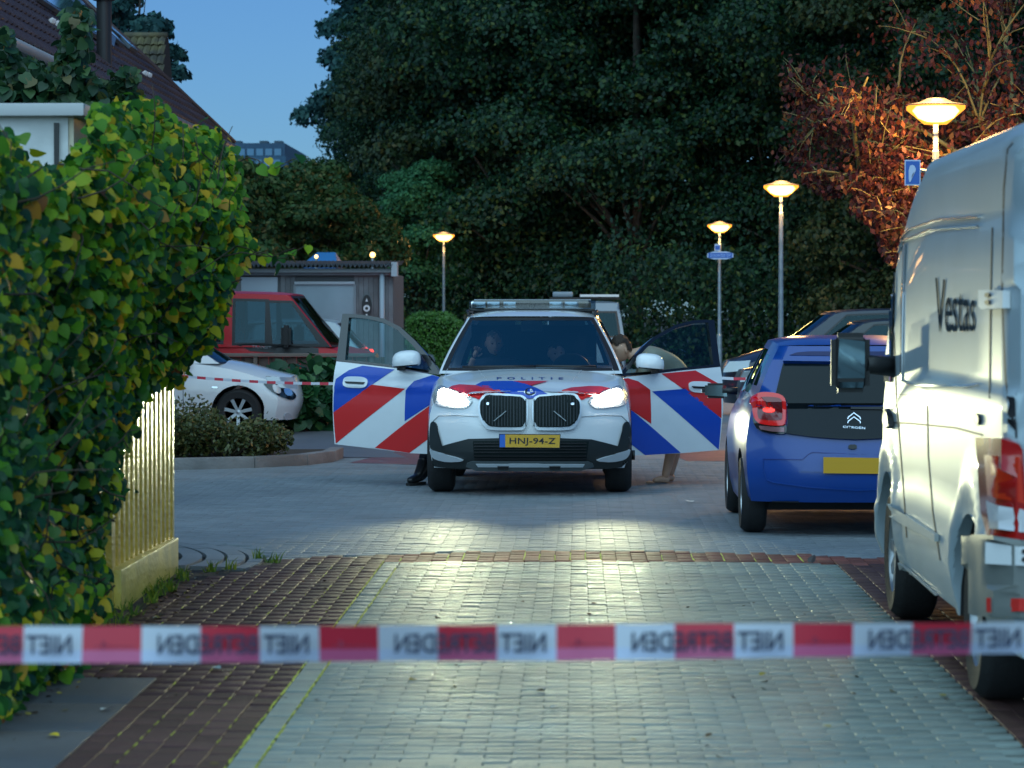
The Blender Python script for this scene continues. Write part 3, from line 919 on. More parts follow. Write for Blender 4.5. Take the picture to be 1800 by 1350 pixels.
    # ---- cabin
    def G(s, side, a, v):
        g = s.P['cab']; z1 = g['z1']
        vv = v
        yf = lerp(g['yf'][0], g['yf'][1], v ** g.get('fe', 1.0)); yr = lerp(g['yr'][0], g['yr'][1], v ** g.get('re', 1.0)); w = lerp(g['w'][0], g['w'][1], v ** 1.25)
        cf = g.get('cf', .16); cr = g.get('cr', .10); arch = g.get('arch', .03)
        if side == 'F': x = w * a; y = yf - cf * (1 - a * a); z = lerp(g['z0'], z1, v)
        elif side == 'B': x = w * a; y = yr + cr * (1 - a * a); z = lerp(g['z0'], z1, v)
        else:
            y = lerp(yf, yr, a) if 'upright' not in g else lerp(g['yf'][1], g['yr'][0], a) + (yf - g['yf'][1]) * max(0, 1 - a / g['upright']); x = w * (1 + .045 * (1 - (2 * a - 1) ** 2)); z = lerp(g['z0'], z1 + arch * 4 * a * (1 - a), v)
            if side == 'L': x = -x
        return Vector((x, y, z))
    def roofp(s, a, q):
        g = s.P['cab']; w = g['w'][1] * (1 + .045 * (1 - (2 * q - 1) ** 2)); arch = g.get('arch', .03)
        y0 = g['yf'][1] - g.get('cf', .16) * (1 - a * a); y1 = g['yr'][1] + g.get('cr', .10) * (1 - a * a)
        return Vector((w * a, lerp(y0, y1, q), g['z1'] + arch * 4 * q * (1 - q) + g.get('crown', .05) * (1 - a ** 4) * min(1, 8 * q * (1 - q) + g.get('edge', .25))))
    def cabin(s, mats, glass, sides, front=(-.9, .9, .04, .94), rear=(-.84, .84, .1, .92), skip=(), rm=.03, glass_b=None, glass_s=None):
        bm = bmesh.new(); wins = {'F': [front], 'B': [rear] if rear else [], 'L': sides, 'R': sides}
        panes = []
        for sd in 'FBLR':
            lo, hi = (-1, 1) if sd in 'FB' else (0, 1)
            us = set(np.linspace(lo, hi, 15).round(4).tolist()); vs = set(np.linspace(0, 1, 9).round(4).tolist())
            mg = rm * (2 if sd in 'FB' else .7)
            for (a0, a1, v0, v1) in wins[sd]:
                us |= {a0, a1, round(a0 - mg, 4), round(a1 + mg, 4)}; vs |= {v0, v1, max(0, round(v0 - .05, 4)), min(1, round(v1 + .05, 4))}
            us = sorted(u for u in us if lo <= u <= hi); vs = sorted(vs)
            gv = {(u, v): bm.verts.new(s.G(sd, u, v)) for u in us for v in vs}
            for u0, u1 in zip(us, us[1:]):
                for v0, v1 in zip(vs, vs[1:]):
                    um, vm = (u0 + u1) / 2, (v0 + v1) / 2
                    if any(a0 < um < a1 and b0 < vm < b1 for (a0, a1, b0, b1) in wins[sd]): continue
                    f = bm.faces.new((gv[u0, v0], gv[u1, v0], gv[u1, v1], gv[u0, v1])); f.smooth = True
                    if any(a0 - mg < um < a1 + mg and b0 - .055 < vm < b1 + .055 for (a0, a1, b0, b1) in wins[sd]): f.material_index = 1
            for wi, (a0, a1, b0, b1) in enumerate(wins[sd]):
                if (sd, wi) in skip: continue
                pb = bmesh.new(); uu = np.linspace(a0, a1, 9); ww = np.linspace(b0, b1, 6)
                gg = [[pb.verts.new(s.G(sd, u, v)) for v in ww] for u in uu]
                for i in range(8):
                    for j in range(5):
                        pb.faces.new((gg[i][j], gg[i + 1][j], gg[i + 1][j + 1], gg[i][j + 1])).smooth = True
                bmesh.ops.recalc_face_normals(pb, faces=pb.faces[:])
                nm = {'F': 'windscreen', 'B': 'rear_window', 'L': 'side_window', 'R': 'side_window'}[sd]
                gm = glass if sd == 'F' else (glass_b or glass) if sd == 'B' else (glass_s or glass)
                panes.append(from_bm(nm, pb, gm, s.root))
        n1, n2 = 15, 12
        rg = [[bm.verts.new(s.roofp(-1 + 2 * i / (n1 - 1), j / (n2 - 1))) for j in range(n2)] for i in range(n1)]
        for i in range(n1 - 1):
            for j in range(n2 - 1):
                bm.faces.new((rg[i][j], rg[i + 1][j], rg[i + 1][j + 1], rg[i][j + 1])).smooth = True
        bmesh.ops.remove_doubles(bm, verts=bm.verts[:], dist=.003)
        bmesh.ops.recalc_face_normals(bm, faces=bm.faces[:])
        s.cab = from_bm("cabin", bm, mats, s.root, 50)
        return panes
    def surf(s, *objs):
        return Surf(objs or [o for o in (s.body, s.cab)], s.M)
    def wheels(s, tread=.2, rimm=None, spokes=5, cap=.62, twin=False):
        P = s.P; Rw = P['Rw']
        for yw in P['wheels']:
            for sg in (-1, 1):
                xo = sg * (s.half(yw) * P.get('wheel_in', .985)); t = tread
                prof = [(Rw * cap, 0), (Rw * .88, .004 * 0 + .012 * -1), (Rw * .97, .02), (Rw, .045), (Rw, t - .045), (Rw * .97, t - .02), (Rw * .86, t), (Rw * .5, t)]
                M = Matrix.Translation((xo, yw, Rw)) @ Matrix.Scale(-sg, 4, (1, 0, 0))
                w_ = lathe("wheel", prof, rubber, s.root, 36, M, 'X', 40, cap=False)
                bm = bmesh.new()
                rp = [(Rw * .3, .06), (Rw * cap * .93, .09), (Rw * cap * .95, .02), (Rw * cap * 1.02, .0), (Rw * cap * 1.04, .012)]
                bm_lathe(bm, [(0.001, .1)] + rp[:0] + [(Rw * cap * .95, .1)], 28, M, 'X', mi=1)
                bm_lathe(bm, [(Rw * cap * .93, .09), (Rw * cap * .95, .02), (Rw * cap * 1.02, .0), (Rw * cap * 1.03, .02)], 28, M, 'X', cap=False)
                bm_lathe(bm, [(0.001, .015), (Rw * .12, .02), (Rw * .13, .07)], 14, M, 'X', cap=False)
                for k in range(spokes):
                    a = 2 * math.pi * (k + .25) / spokes; c_, s_ = math.cos(a), math.sin(a); wd = Rw * (.075 if spokes > 6 else .11)
                    vs = []
                    for r_, ww, dx in ((Rw * .08, wd * .8, .02), (Rw * cap * .97, wd, .012)):
                        for e in (-1, 1):
                            for dd in (0, .03):
                                vs.append(bm.verts.new(M @ Vector((dx + dd, c_ * r_ - s_ * ww * e, s_ * r_ + c_ * ww * e))))
                    for q in ((0, 2, 6, 4), (0, 1, 5, 4), (2, 3, 7, 6), (4, 5, 7, 6)): bm.faces.new([vs[i] for i in q])
                bmesh.ops.recalc_face_normals(bm, faces=bm.faces[:])
                from_bm("rim", bm, [rimm or alloy, black], w_, 35)
    def inside(s, seats, zf=.35, dash=True, steer=None):
        "seats, dashboard"
        for (x, y, z) in seats:
            bm = bmesh.new()
            bm_box(bm, x - .25, x + .25, y - .5, y, z - .2, z); bm_box(bm, x - .24, x + .24, y - .04, y + .1, z, z + .56)
            bm_box(bm, x - .13, x + .13, y, y + .09, z + .6, z + .8); bm_box(bm, x - .05, x + .05, y + .03, y + .06, z + .5, z + .62)
            bmesh.ops.bevel(bm, geom=bm.edges[:], offset=.03, segments=2, affect='EDGES')
            from_bm("seat", bm, seat_cloth, s.root, 40)
def mirror_poly(p, c): return [(2 * c - x, y) for x, y in p][::-1]

# ---------------------------------------------------------------- the police car
PCX, PCY = -0.425, 27.0
pol = Car("police_car", "white police car with red and blue stripes, both front doors open and headlights lit", "police car", (PCX, PCY, 0), 0, dict(
    L=4.45, Bf=.34, Br=.25, fade=.9, Rw=.355, Ra=.42, wheels=[.84, 3.53], ns=40, wheel_in=.985, pexp=2.3,
    half=[(0, .885), (.34, .893), (.6, .912), (1.0, .922), (3.2, .922), (3.9, .91), (4.45, .82)],
    belt=[(0, .84), (.34, .86), (.6, .935), (1.0, 1.0), (1.3, 1.04), (2.2, 1.05), (3.4, 1.06), (4.45, 1.02)],
    top=[(0, .90), (.34, .93), (.55, 1.005), (.8, 1.055), (1.15, 1.105), (1.4, 1.13), (2.0, 1.14), (3.5, 1.1), (4.45, 1.05)],
    low=[(0, .24), (.3, .24), (.9, .25), (1.4, .27), (3.0, .27), (4.45, .3)],
    side=[(0, .95), (.2, .985), (.55, 1), (.8, .985), (.93, .955), (1, .90)],
    vf=[(.2, .10), (.3, .04), (.42, .0), (.6, .0), (.8, .02), (.9, .05), (1.0, .10), (1.1, .12)], vr=[(.2, .05), (.6, 0), (1.0, .05), (1.1, .1)],
    cab=dict(z0=1.06, z1=1.575, yf=(1.30, 2.02), yr=(4.2, 3.95), w=(.845, .60), cf=.22, cr=.1, arch=.025, crown=.05, fe=.95)))
pol.shell([white_paint, black], open_top=(1.35, 3.6), door=(1.36, 2.44, .34))
pol.cabin([white_paint, black], glass_screen, [(.06, .40, .1, .9), (.44, .68, .1, .9), (.71, .93, .14, .86)], front=(-.915, .915, .10, .95), skip=(('L', 0), ('R', 0)), glass_s=glass_dark)
pol.wheels(.225, rimm=alloy)
PS = Surf([pol.body, pol.cab], pol.M)
def A(*pts): return [(740 + x / 4.737, 640 + y / 4.737) for x, y in pts]
pr = pol.root
grille_dark = mat("grille_mesh", (0.006, 0.012, 0.012), .6, spec=.2)
silver_trim = mat("silver_trim", (.62, .66, .70), .35, .5)
CX4 = 908
def both(name, pts, m, off, th, step=9, ck=1, mats2=None):
    out = []
    for k, q in enumerate((pts, [(2 * CX4 - x, y) for x, y in pts][::-1])):
        out.append(trace(name, chaikin(A(*q), ck) if ck else A(*q), PS, m, pr, off, th, step))
    return out
# lower black cladding, intake
clad = mat("dark_cladding", (0.015, 0.02, 0.021), .42)
trace("front_cladding", A((62, 712), (215, 712), (400, 622), (650, 616), (1165, 616), (1415, 626), (1600, 716), (1752, 712), (1752, 800), (1745, 930), (1430, 905), (1200, 888), (600, 888), (390, 905), (66, 930), (60, 800)), PS, clad, pr, .004, .012, 9)
trace("air_intake", A((440, 640), (1390, 640), (1350, 690), (1370, 790), (450, 790), (455, 690)), PS, grille_dark, pr, .018, .004, 9)
for k in range(6):
    yy = 655 + k * 24
    trace("intake_slat", A((452, yy), (1368, yy), (1368, yy + 7), (452, yy + 7)), PS, black, pr, .024, .01, 9)
both("bumper_slot", [(84, 500), (104, 474), (132, 490), (146, 530), (150, 700), (210, 712), (150, 722), (90, 718), (78, 640)], clad, .006, .012)
both("corner_blade", [(92, 700), (120, 728), (210, 742), (330, 772), (376, 796), (240, 806), (140, 785), (104, 750)], silver_trim, .02, .02)
trace("skid_plate", A((395, 812), (440, 798), (1378, 800), (1420, 815), (1440, 880), (1240, 874), (570, 872), (378, 878)), PS, mat("skid_grey", (.07, .085, .09), .4), pr, .018, .02, 9)
trace("skid_bar", A((470, 812), (1350, 814), (1335, 838), (490, 836)), PS, silver_trim, pr, .034, .014, 9)
for c in (692, 1108):
    trace("skid_insert", A((c - 45, 826), (c + 45, 826), (c + 40, 852), (c - 40, 852)), PS, black, pr, .05, .006, 9)
both("bumper_seam", strip_poly([(100, 478), (150, 432), (300, 428), (480, 440)], 4), mat("seam_grey", (.12, .13, .14), .5), .002, .003, ck=0)
# kidney grille
gl = [(484, 330), (505, 292), (560, 262), (820, 262), (872, 282), (893, 320), (893, 480), (858, 545), (830, 552), (590, 552), (540, 530), (492, 440)]
gi = [(502, 335), (520, 300), (572, 278), (812, 278), (858, 296), (878, 328), (878, 470), (848, 520), (820, 526), (602, 524), (560, 506), (508, 436)]
both("grille_frame", gl, silver_trim, .012, .022)
both("grille", gi, grille_dark, .036, .004)
for k in range(15):
    xx = 528 + k * 24.5
    y0 = 284 if 1 < k < 13 else 300; y1 = 518 if 3 < k else 470 + k * 14
    both("grille_bar", [(xx, y0), (xx + 8, y0), (xx + 8, y1), (xx, y1)], mat("grille_bar", (.028, .036, .04), .5, spec=.3), .038, .010, step=30, ck=0)
both("sensor", [(558, 330), (580, 330), (580, 352), (558, 352)], chrome, .054, .01)
both("grille_strut", strip_poly([(620, 478), (716, 396)], 6), mat("strut_grey", (.28, .32, .33), .4), .054, .006, ck=0)
# paint stripes on the bonnet
trace("red_stripe", A((228, 208), (262, 188), (320, 176), (440, 184), (470, 184), (560, 188), (640, 214), (700, 247), (600, 256), (550, 258), (480, 296), (430, 280), (330, 240), (270, 228)), PS, red_stripe, pr, .010, 0, 6)
trace("blue_stripe", A((452, 184), (512, 152), (600, 148), (760, 148), (860, 168), (960, 205), (1062, 258), (1000, 262), (940, 280), (905, 292), (870, 280), (820, 260), (705, 247), (640, 212), (560, 188)), PS, blue_stripe, pr, .010, 0, 6)
trace("red_stripe", A((766, 148), (1062, 148), (985, 168), (918, 186), (860, 166)), PS, red_stripe, pr, .010, 0, 6)
trace("red_stripe", A((1125, 256), (1180, 222), (1250, 202), (1340, 206), (1400, 190), (1500, 192), (1600, 214), (1545, 236), (1450, 266), (1336, 300), (1290, 270), (1240, 258)), PS, red_stripe, pr, .010, 0, 6)
trace_text("POLITIE", A((632, 112), (1184, 114), (1184, 132), (632, 130)), PS, mat("police_blue_ink", (.01, .04, .2), .4), pr, .005, sp=2.0, bold=.012)
for dx in (-1, 1):
    both("bonnet_crease", strip_poly([(480, 50), (530, 110), (560, 150)] if dx < 0 else [(200, 130), (210, 60), (225, 40)], 3), mat("crease_grey", (.5, .52, .54), .35), .001, .002, ck=0)
# badge: round emblem, black ring with blue and white quarters
bc = (908, 236)
def disc(rx, ry, a0=0, a1=360, n=20):
    p = [(bc[0] + rx * math.cos(R(a0 + (a1 - a0) * k / n)), bc[1] + ry * math.sin(R(a0 + (a1 - a0) * k / n))) for k in range(n + 1)]
    return p[:-1] if a1 - a0 == 360 else [bc] + p
bdg = trace("badge", A(*disc(49, 32)), PS, chrome, pr, .004, .006, 30)
trace("badge_ring", A(*disc(43, 27)), PS, black, bdg, .011, .002, 30)
for k in range(4):
    trace("badge_quarter", A(*disc(27, 16, 90 * k, 90 * k + 90, 5)), PS, white_plain if k % 2 else blue_stripe, bdg, .014, .002, 30)
# headlights
lamp_glow = mat("headlight_glow", (1, 1, 1), .3, emit=(1.0, 1.0, .90), es=10)
lens = glassmat("headlight_lens", (.9, .95, .95), .08)
hs = both("headlight", [(104, 290), (112, 240), (136, 205), (175, 186), (240, 214), (330, 252), (442, 298), (396, 366), (300, 372), (200, 356), (124, 345)], mat("headlight_housing", (.5, .52, .52), .25, .6), .004, .012)
for k, h in enumerate(hs):
    q = [(150, 250), (185, 222), (250, 240), (330, 280), (400, 312), (375, 345), (290, 345), (200, 330), (160, 310)]
    if k: q = [(2 * CX4 - x, y) for x, y in q][::-1]
    trace("lamp_element", chaikin(A(*q)), PS, lamp_glow, h, .020, .01, 14)
hl = []
for sg in (-1, 1):
    ld = bpy.data.lights.new("headlight_beam", 'SPOT'); ld.energy = 150; ld.color = (.97, 1.0, .60); ld.spot_size = R(35); ld.spot_blend = 1.0; ld.shadow_soft_size = .07
    lo = bpy.data.objects.new("headlight_beam", ld); COL.objects.link(lo); lo.parent = pr
    lo.location = (sg * .70, -.10, .83)
    lo.rotation_euler = (R(90), 0, R(180)); hl.append(lo)
# plate
plate_y = mat("plate_yellow", (.62, .33, .02), .35, coat=.2); plate_b = mat("plate_blue", (.02, .12, .5), .35)
class FlatY:
    def __init__(s, y): s.y = y; s.Mi = pol.M.inverted()
    def hit(s, px, py, c=None):
        o_, d = ray(px, py); return o_ + d * ((s.y - o_.y) / d.y), Vector((0, -1, 0))
FP = FlatY(PCY - .035)
pl = trace("number_plate", A((650, 580), (1163, 584), (1158, 701), (650, 697)), FP, black, pr, 0, .012, 60)
trace("plate_face", A((656, 586), (1157, 590), (1152, 695), (656, 691)), FP, plate_y, pl, .0125, .001, 60)
trace("plate_band", A((656, 586), (701, 586), (701, 691), (656, 691)), FP, plate_b, pl, .0145, .001, 60)
trace_text("HNJ-94-Z", A((738, 612), (1122, 614), (1118, 680), (738, 678)), FP, black, pl, .017, bold=.012, sp=1.05)
# number plate carrier, wipers, camera pod, roof items
tube("wiper", [(-.62, 1.02, 1.125), (-.2, 1.02, 1.13), (.05, 1.03, 1.13)], .012, black, pr)
tube("wiper", [(.05, 1.02, 1.135), (.4, 1.03, 1.13), (.6, 1.05, 1.13)], .012, black, pr)
box("dashboard", -.74, .74, 1.5, 1.95, .62, 1.02, inner_dark, pr, .05)
box("camera_pod", -.10, .10, 1.98, 2.06, 1.44, 1.545, black, pr, .02)
box("sun_visor", -.5, -.16, 2.0, 2.04, 1.50, 1.56, mat("visor", (.03, .035, .04), .8), pr, .01); box("sun_visor", .16, .5, 2.0, 2.04, 1.50, 1.56, MATS["visor"], pr, .01)
box("cabin_floor", -.80, .80, 1.4, 4.1, .26, .32, inner_dark, pr)
box("bulkhead", -.62, .62, 3.45, 3.49, .32, 1.50, inner_dark, pr)
pol.inside([(-.38, 2.95, .62), (.38, 2.95, .62)])
lathe("steering_wheel", [(.175, -.012), (.19, -.012), (.195, 0), (.19, .012), (.175, .012), (.172, 0), (.175, -.012)], black, pr, 28, Matrix.Translation((.37, 2.12, 1.06)) @ Matrix.Rotation(R(-68), 4, 'X'), sm=50)
box("steering_hub", .30, .44, 2.09, 2.13, 1.0, 1.10, black, pr, .02)
for sg in (-1, 1):
    tube("roof_rail", [(sg * .60, 2.1, 1.60), (sg * .615, 2.3, 1.635), (sg * .62, 3.6, 1.635), (sg * .60, 3.85, 1.60)], .016, black, pr)
tube("side_step_light", [(.93, 1.28, .31), (.96, 1.28, .31)], .045, black, pr)
# light bar
lb = empty("light_bar", None, None); lb.parent = pr
lbz0, lbz1, lby = 1.655, 1.745, 2.55
def bar_sec(x):  # rounded ends
    e = max(0, abs(x) - .50) / .11; return lby - .11 + .05 * e * e, lby + .15 - .03 * e
bmx = bmesh.new(); st = np.linspace(-.605, .605, 25); rings = []
for x in st:
    y0, y1 = bar_sec(x); ez = .012 * max(0, abs(x) - .5) / .11
    rings.append([bmx.verts.new(p) for p in ((x, y0, lbz0), (x, y0 - .005, lbz0 + .055), (x, y0 + .02, lbz1 - ez), (x, y1 - .02, lbz1 - ez), (x, y1, lbz0 + .055), (x, y1, lbz0))])
for a, b in zip(rings, rings[1:]):
    for k in range(6): bmx.faces.new((a[k], a[(k + 1) % 6], b[(k + 1) % 6], b[k]))
bmx.faces.new(rings[0]); bmx.faces.new(rings[-1][::-1]); bmesh.ops.recalc_face_normals(bmx, faces=bmx.faces[:])
from_bm("bar_cover", bmx, glassmat("bar_lens", (.42, .52, .58), .06, .12), lb, 30)
box("bar_base", -.60, .60, lby - .10, lby + .14, lbz0 - .022, lbz0 + .004, black, lb, .008)
box("bar_top", -.56, .56, lby - .08, lby + .12, lbz1 - .008, lbz1 + .004, mat("bar_top", (.3, .33, .36), .35), lb, .004)
for xc, w, m_ in ((-.52, .07, chrome), (-.375, .06, chrome), (-.22, .06, chrome), (-.08, .05, seat_cloth), (.07, .05, seat_cloth), (.22, .06, chrome), (.37, .06, chrome), (.50, .06, mat("amber_module", (.6, .35, .2), .3))):
    box("lamp_module", xc - w, xc + w, lby - .085, lby - .03, lbz0 + .012, lbz1 - .018, m_, lb, .006)
for xc in (-.297, .0, .297): box("divider", xc - .008, xc + .008, lby - .095, lby + .1, lbz0, lbz1 - .01, black, lb)
for sg in (-1, 1): box("bar_foot", sg * .52 - .05, sg * .52 + .05, lby - .05, lby + .08, 1.595, lbz0 - .02, black, lb, .01)

# ---- open doors
def B1(*pts): return [(560 + x / 2.5, 500 + y / 2.5) for x, y in pts]
door_glass = glassmat("door_glass", (.42, .66, .72), .0, .03, (.5, .8, .85))
def make_door(sg, hinge, outer, panel, frame, inner, stripes, handle, mirror):
    a = Vector((PCX + hinge[0], PCY + hinge[1], 0)); b = Vector((PCX + outer[0], PCY + outer[1], 0)); dv = (b - a).normalized()
    nrm = Vector((dv.y, -dv.x, 0))
    if nrm.y > 0: nrm = -nrm
    P_ = Plane(a, dv, pol.M, nrm)
    class Curved:
        Mi = P_.Mi
        def hit(s, px, py, c=None):
            p, n = P_.hit(px, py); z = p.z
            bulge = .035 * math.sin(math.pi * min(1, max(0, (z - .3) / .85))) - max(0, z - 1.05) * .22 - .02
            crease = .010 * math.exp(-((z - .93) / .03) ** 2)
            q = p + P_.n * (bulge + crease) * (1 if P_.n.y < 0 else -1)
            n2 = (n + Vector((0, 0, .5 * (z - .75)))).normalized()
            return q, n2
    cs = Curved()
    d = trace("front_door", B1(*panel), cs, white_paint, pr, -.05, .05, 8, 30)
    def up(o): o.parent = d; return o
    # window frame = outer ring minus the pane: build as strip quads between two outlines of equal length
    bmf = bmesh.new(); n = len(frame); vo = []; vi = []
    for (o_, i_) in zip(B1(*frame), B1(*inner)):
        for lst, p in ((vo, o_), (vi, i_)):
            h, nn = cs.hit(*p); lst.append((bmf.verts.new(cs.Mi @ (h + nn * .002)), bmf.verts.new(cs.Mi @ (h - nn * .045))))
    for k in range(n):
        k2 = (k + 1) % n
        bmf.faces.new((vo[k][0], vo[k2][0], vi[k2][0], vi[k][0])); bmf.faces.new((vo[k][1], vi[k][1], vi[k2][1], vo[k2][1]))
        bmf.faces.new((vo[k][0], vo[k][1], vo[k2][1], vo[k2][0])); bmf.faces.new((vi[k][0], vi[k2][0], vi[k2][1], vi[k][1]))
    bmesh.ops.recalc_face_normals(bmf, faces=bmf.faces[:])
    up(from_bm("window_frame", bmf, gloss_black))
    up(trace("door_window", B1(*inner), cs, door_glass, None, -.02, .003, 30))
    for m_, q in stripes: up(trace("red_stripe" if m_ is red_stripe else "blue_stripe", B1(*q), cs, m_, None, .003, .0, 8))
    hx, hy = handle
    ov = [(hx + 54 * math.copysign(abs(math.cos(t)) ** .55, math.cos(t)), hy + 25 * math.copysign(abs(math.sin(t)) ** .75, math.sin(t)) + 3 * math.cos(t)) for t in np.linspace(0, 2 * math.pi, 24, endpoint=False)]
    up(trace("handle_recess", B1(*ov), cs, white_paint, None, .004, .010, 20))
    up(trace("handle", B1((hx - 44, hy - 4), (hx + 44, hy), (hx + 40, hy + 9), (hx - 36, hy + 5)), cs, black, None, .016, .008, 20))
    # mirror
    (mx0, mx1, my0, my1) = mirror
    c0 = cs.hit(560 + (mx0 + mx1) / 5, 500 + (my0 + my1) / 5)[0]; c = cs.Mi @ (c0 + Vector((0, -.14, 0)))
    w = (mx1 - mx0) / 2.5 / 193; h = (my1 - my0) / 2.5 / 193
    bmm = bmesh.new(); bmesh.ops.create_uvsphere(bmm, u_segments=20, v_segments=12, radius=1)
    for v in bmm.verts:
        x, y, z = v.co; sx = math.copysign(abs(x) ** .75, x); sz = math.copysign(abs(z) ** .7, z)
        if z < -.35: sz = -.5
        v.co = (c.x + sx * w / 2, c.y + y * .085, c.z + sz * h * .62 + (.012 * sg * -sx))
    hv = [f for f in bmm.faces if f.calc_center_median().z < c.z - h * .22]
    for f in bmm.faces: f.smooth = True
    for f in hv: f.material_index = 1
    mo = up(from_bm("mirror", bmm, [white_paint, gloss_black], None, 45))
    ft = box("mirror_foot", c.x - .04 - sg * -.05, c.x + .04 - sg * -.05, c.y, c.y + .16, c.z - h * .55, c.z - h * .25, black, d, .01)
    up(ft)
    return d
lp = [(66, 338), (140, 346), (330, 368), (500, 397), (538, 410), (540, 560), (532, 748), (400, 742), (245, 720), (68, 702), (66, 520)]
lf = [(66, 336), (66, 230), (66, 129), (112, 130), (180, 137), (250, 150), (330, 188), (400, 246), (470, 318), (538, 398), (500, 392), (330, 366), (200, 350)]
li = [(104, 332), (100, 230), (97, 146), (120, 146), (180, 152), (245, 166), (318, 202), (385, 262), (440, 316), (492, 378), (470, 376), (330, 356), (200, 341)]
make_door(-1, (-.905, 1.36), (-1.86, 1.95), lp, lf, li, [
    (blue_stripe, [(76, 416), (130, 376), (185, 357), (330, 374), (290, 402), (236, 440), (70, 562), (70, 500), (74, 460)]),
    (red_stripe, [(70, 562), (236, 440), (384, 458), (74, 699)]),
    (blue_stripe, [(386, 466), (420, 425), (500, 398), (538, 410), (538, 500), (470, 540), (382, 601)]),
    (red_stripe, [(244, 718), (382, 612), (538, 500), (538, 640), (395, 740)])], (165, 430), (312, 442, 297, 374))
rp = [(1318, 412), (1400, 402), (1600, 378), (1773, 362), (1773, 560), (1764, 728), (1600, 742), (1440, 750), (1330, 752), (1316, 600)]
rf = [(1318, 404), (1360, 360), (1400, 318), (1450, 268), (1500, 230), (1600, 178), (1680, 158), (1730, 155), (1775, 156), (1774, 260), (1773, 362), (1600, 378), (1450, 396)]
ri = [(1352, 390), (1380, 362), (1415, 324), (1460, 280), (1508, 242), (1602, 192), (1680, 172), (1710, 170), (1746, 168), (1746, 260), (1745, 352), (1600, 367), (1450, 384)]
make_door(1, (.905, 1.36), (1.79, 1.95), rp, rf, ri, [
    (red_stripe, [(1322, 416), (1360, 412), (1405, 426), (1454, 464), (1458, 612), (1380, 552), (1322, 520)]),
    (blue_stripe, [(1318, 520), (1380, 560), (1596, 740), (1440, 750), (1376, 702), (1318, 660)]),
    (red_stripe, [(1508, 392), (1660, 378), (1766, 442), (1766, 588), (1680, 510), (1612, 458)]),
    (blue_stripe, [(1462, 470), (1612, 458), (1700, 530), (1765, 590), (1762, 726)])], (1675, 451), (1402, 1530, 310, 386))

# ---------------------------------------------------------------- blue hatchback (seen from behind)
blue_paint = mat("blue_car_paint", (0.001, 0.045, 0.25), .3, .0, coat=.35)
BX, BD = 2.02, 22.15
blu = Car("blue_hatchback", "blue hatchback with black glass tailgate parked on the right, seen from behind", "car", (BX, BD + 3.5, 0), R(180), dict(
    L=3.5, Bf=.28, Br=.2, fade=.6, Rw=.29, Ra=.335, wheels=[.68, 2.88], ns=34, pexp=3.0,
    half=[(0, .76), (.4, .80), (1, .81), (2.6, .815), (3.2, .80), (3.5, .745)],
    belt=[(0, .74), (.3, .80), (.9, .93), (1.5, .97), (2.7, 1.0), (3.5, .97)],
    top=[(0, .80), (.3, .87), (.8, .97), (1.2, 1.02), (3, 1.03), (3.5, 1.0)],
    low=[(0, .2), (.2, .2), (1, .2), (2.5, .2), (3.5, .27)],
    side=[(0, .95), (.2, .985), (.5, 1), (.75, .98), (.9, .95), (1, .90)],
    vf=[(.2, .05), (.5, 0), (.8, .06), (1.0, .1)], vr=[(.2, .10), (.3, .04), (.42, 0), (.6, 0.02), (.7, .05), (.85, .08), (1.0, .115)],
    cab=dict(z0=.95, z1=1.38, yf=(.95, 1.55), yr=(3.32, 2.98), w=(.72, .53), cf=.14, cr=.13, arch=.04, crown=.035)))
blu.shell([blue_paint, black]); blu.cabin([blue_paint, blue_paint], glass_dark, [(.10, .42, .14, .88), (.46, .70, .16, .86), (.74, .86, .3, .8)], rear=None, rm=.02)
blu.wheels(.175, rimm=alloy, spokes=8)
BS = blu.surf(); br = blu.root
def C8(*pts): return [(1320 + x / 3.971, 600 + y / 3.971) for x, y in pts]
bmir = 735
def sym(pts): return pts + [(2 * bmir - x, y) for x, y in pts][::-1]
tg = sym([(bmir, 182), (600, 176), (400, 170), (228, 170), (205, 260), (178, 375), (235, 400), (258, 440), (262, 560), (250, 645), (400, 668), (560, 682), (bmir, 690)])
trace("tailgate", C8(*tg[1:-1]), BS, mat("tailgate_glass", (.004, .009, .013), .16, spec=.22), br, .012, .012, 8)
sp = trace("spoiler", C8(*sym([(bmir, 95), (500, 95), (330, 98), (262, 118), (236, 150), (232, 168), (bmir, 172)])[1:-1]), BS, blue_paint, br, .004, .05, 8)
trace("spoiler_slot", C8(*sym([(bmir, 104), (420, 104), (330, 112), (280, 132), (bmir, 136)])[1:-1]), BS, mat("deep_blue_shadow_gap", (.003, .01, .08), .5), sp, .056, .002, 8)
tail_red = mat("tail_red", (.35, .004, .008), .12, coat=.8, emit=(1, .02, .01), es=.04); tail_hot = mat("tail_red_inner", (.7, .02, .01), .2, coat=.5, emit=(1, .03, .01), es=.30); tail_deep = mat("tail_red_deep", (.16, .004, .008), .15, coat=.8)
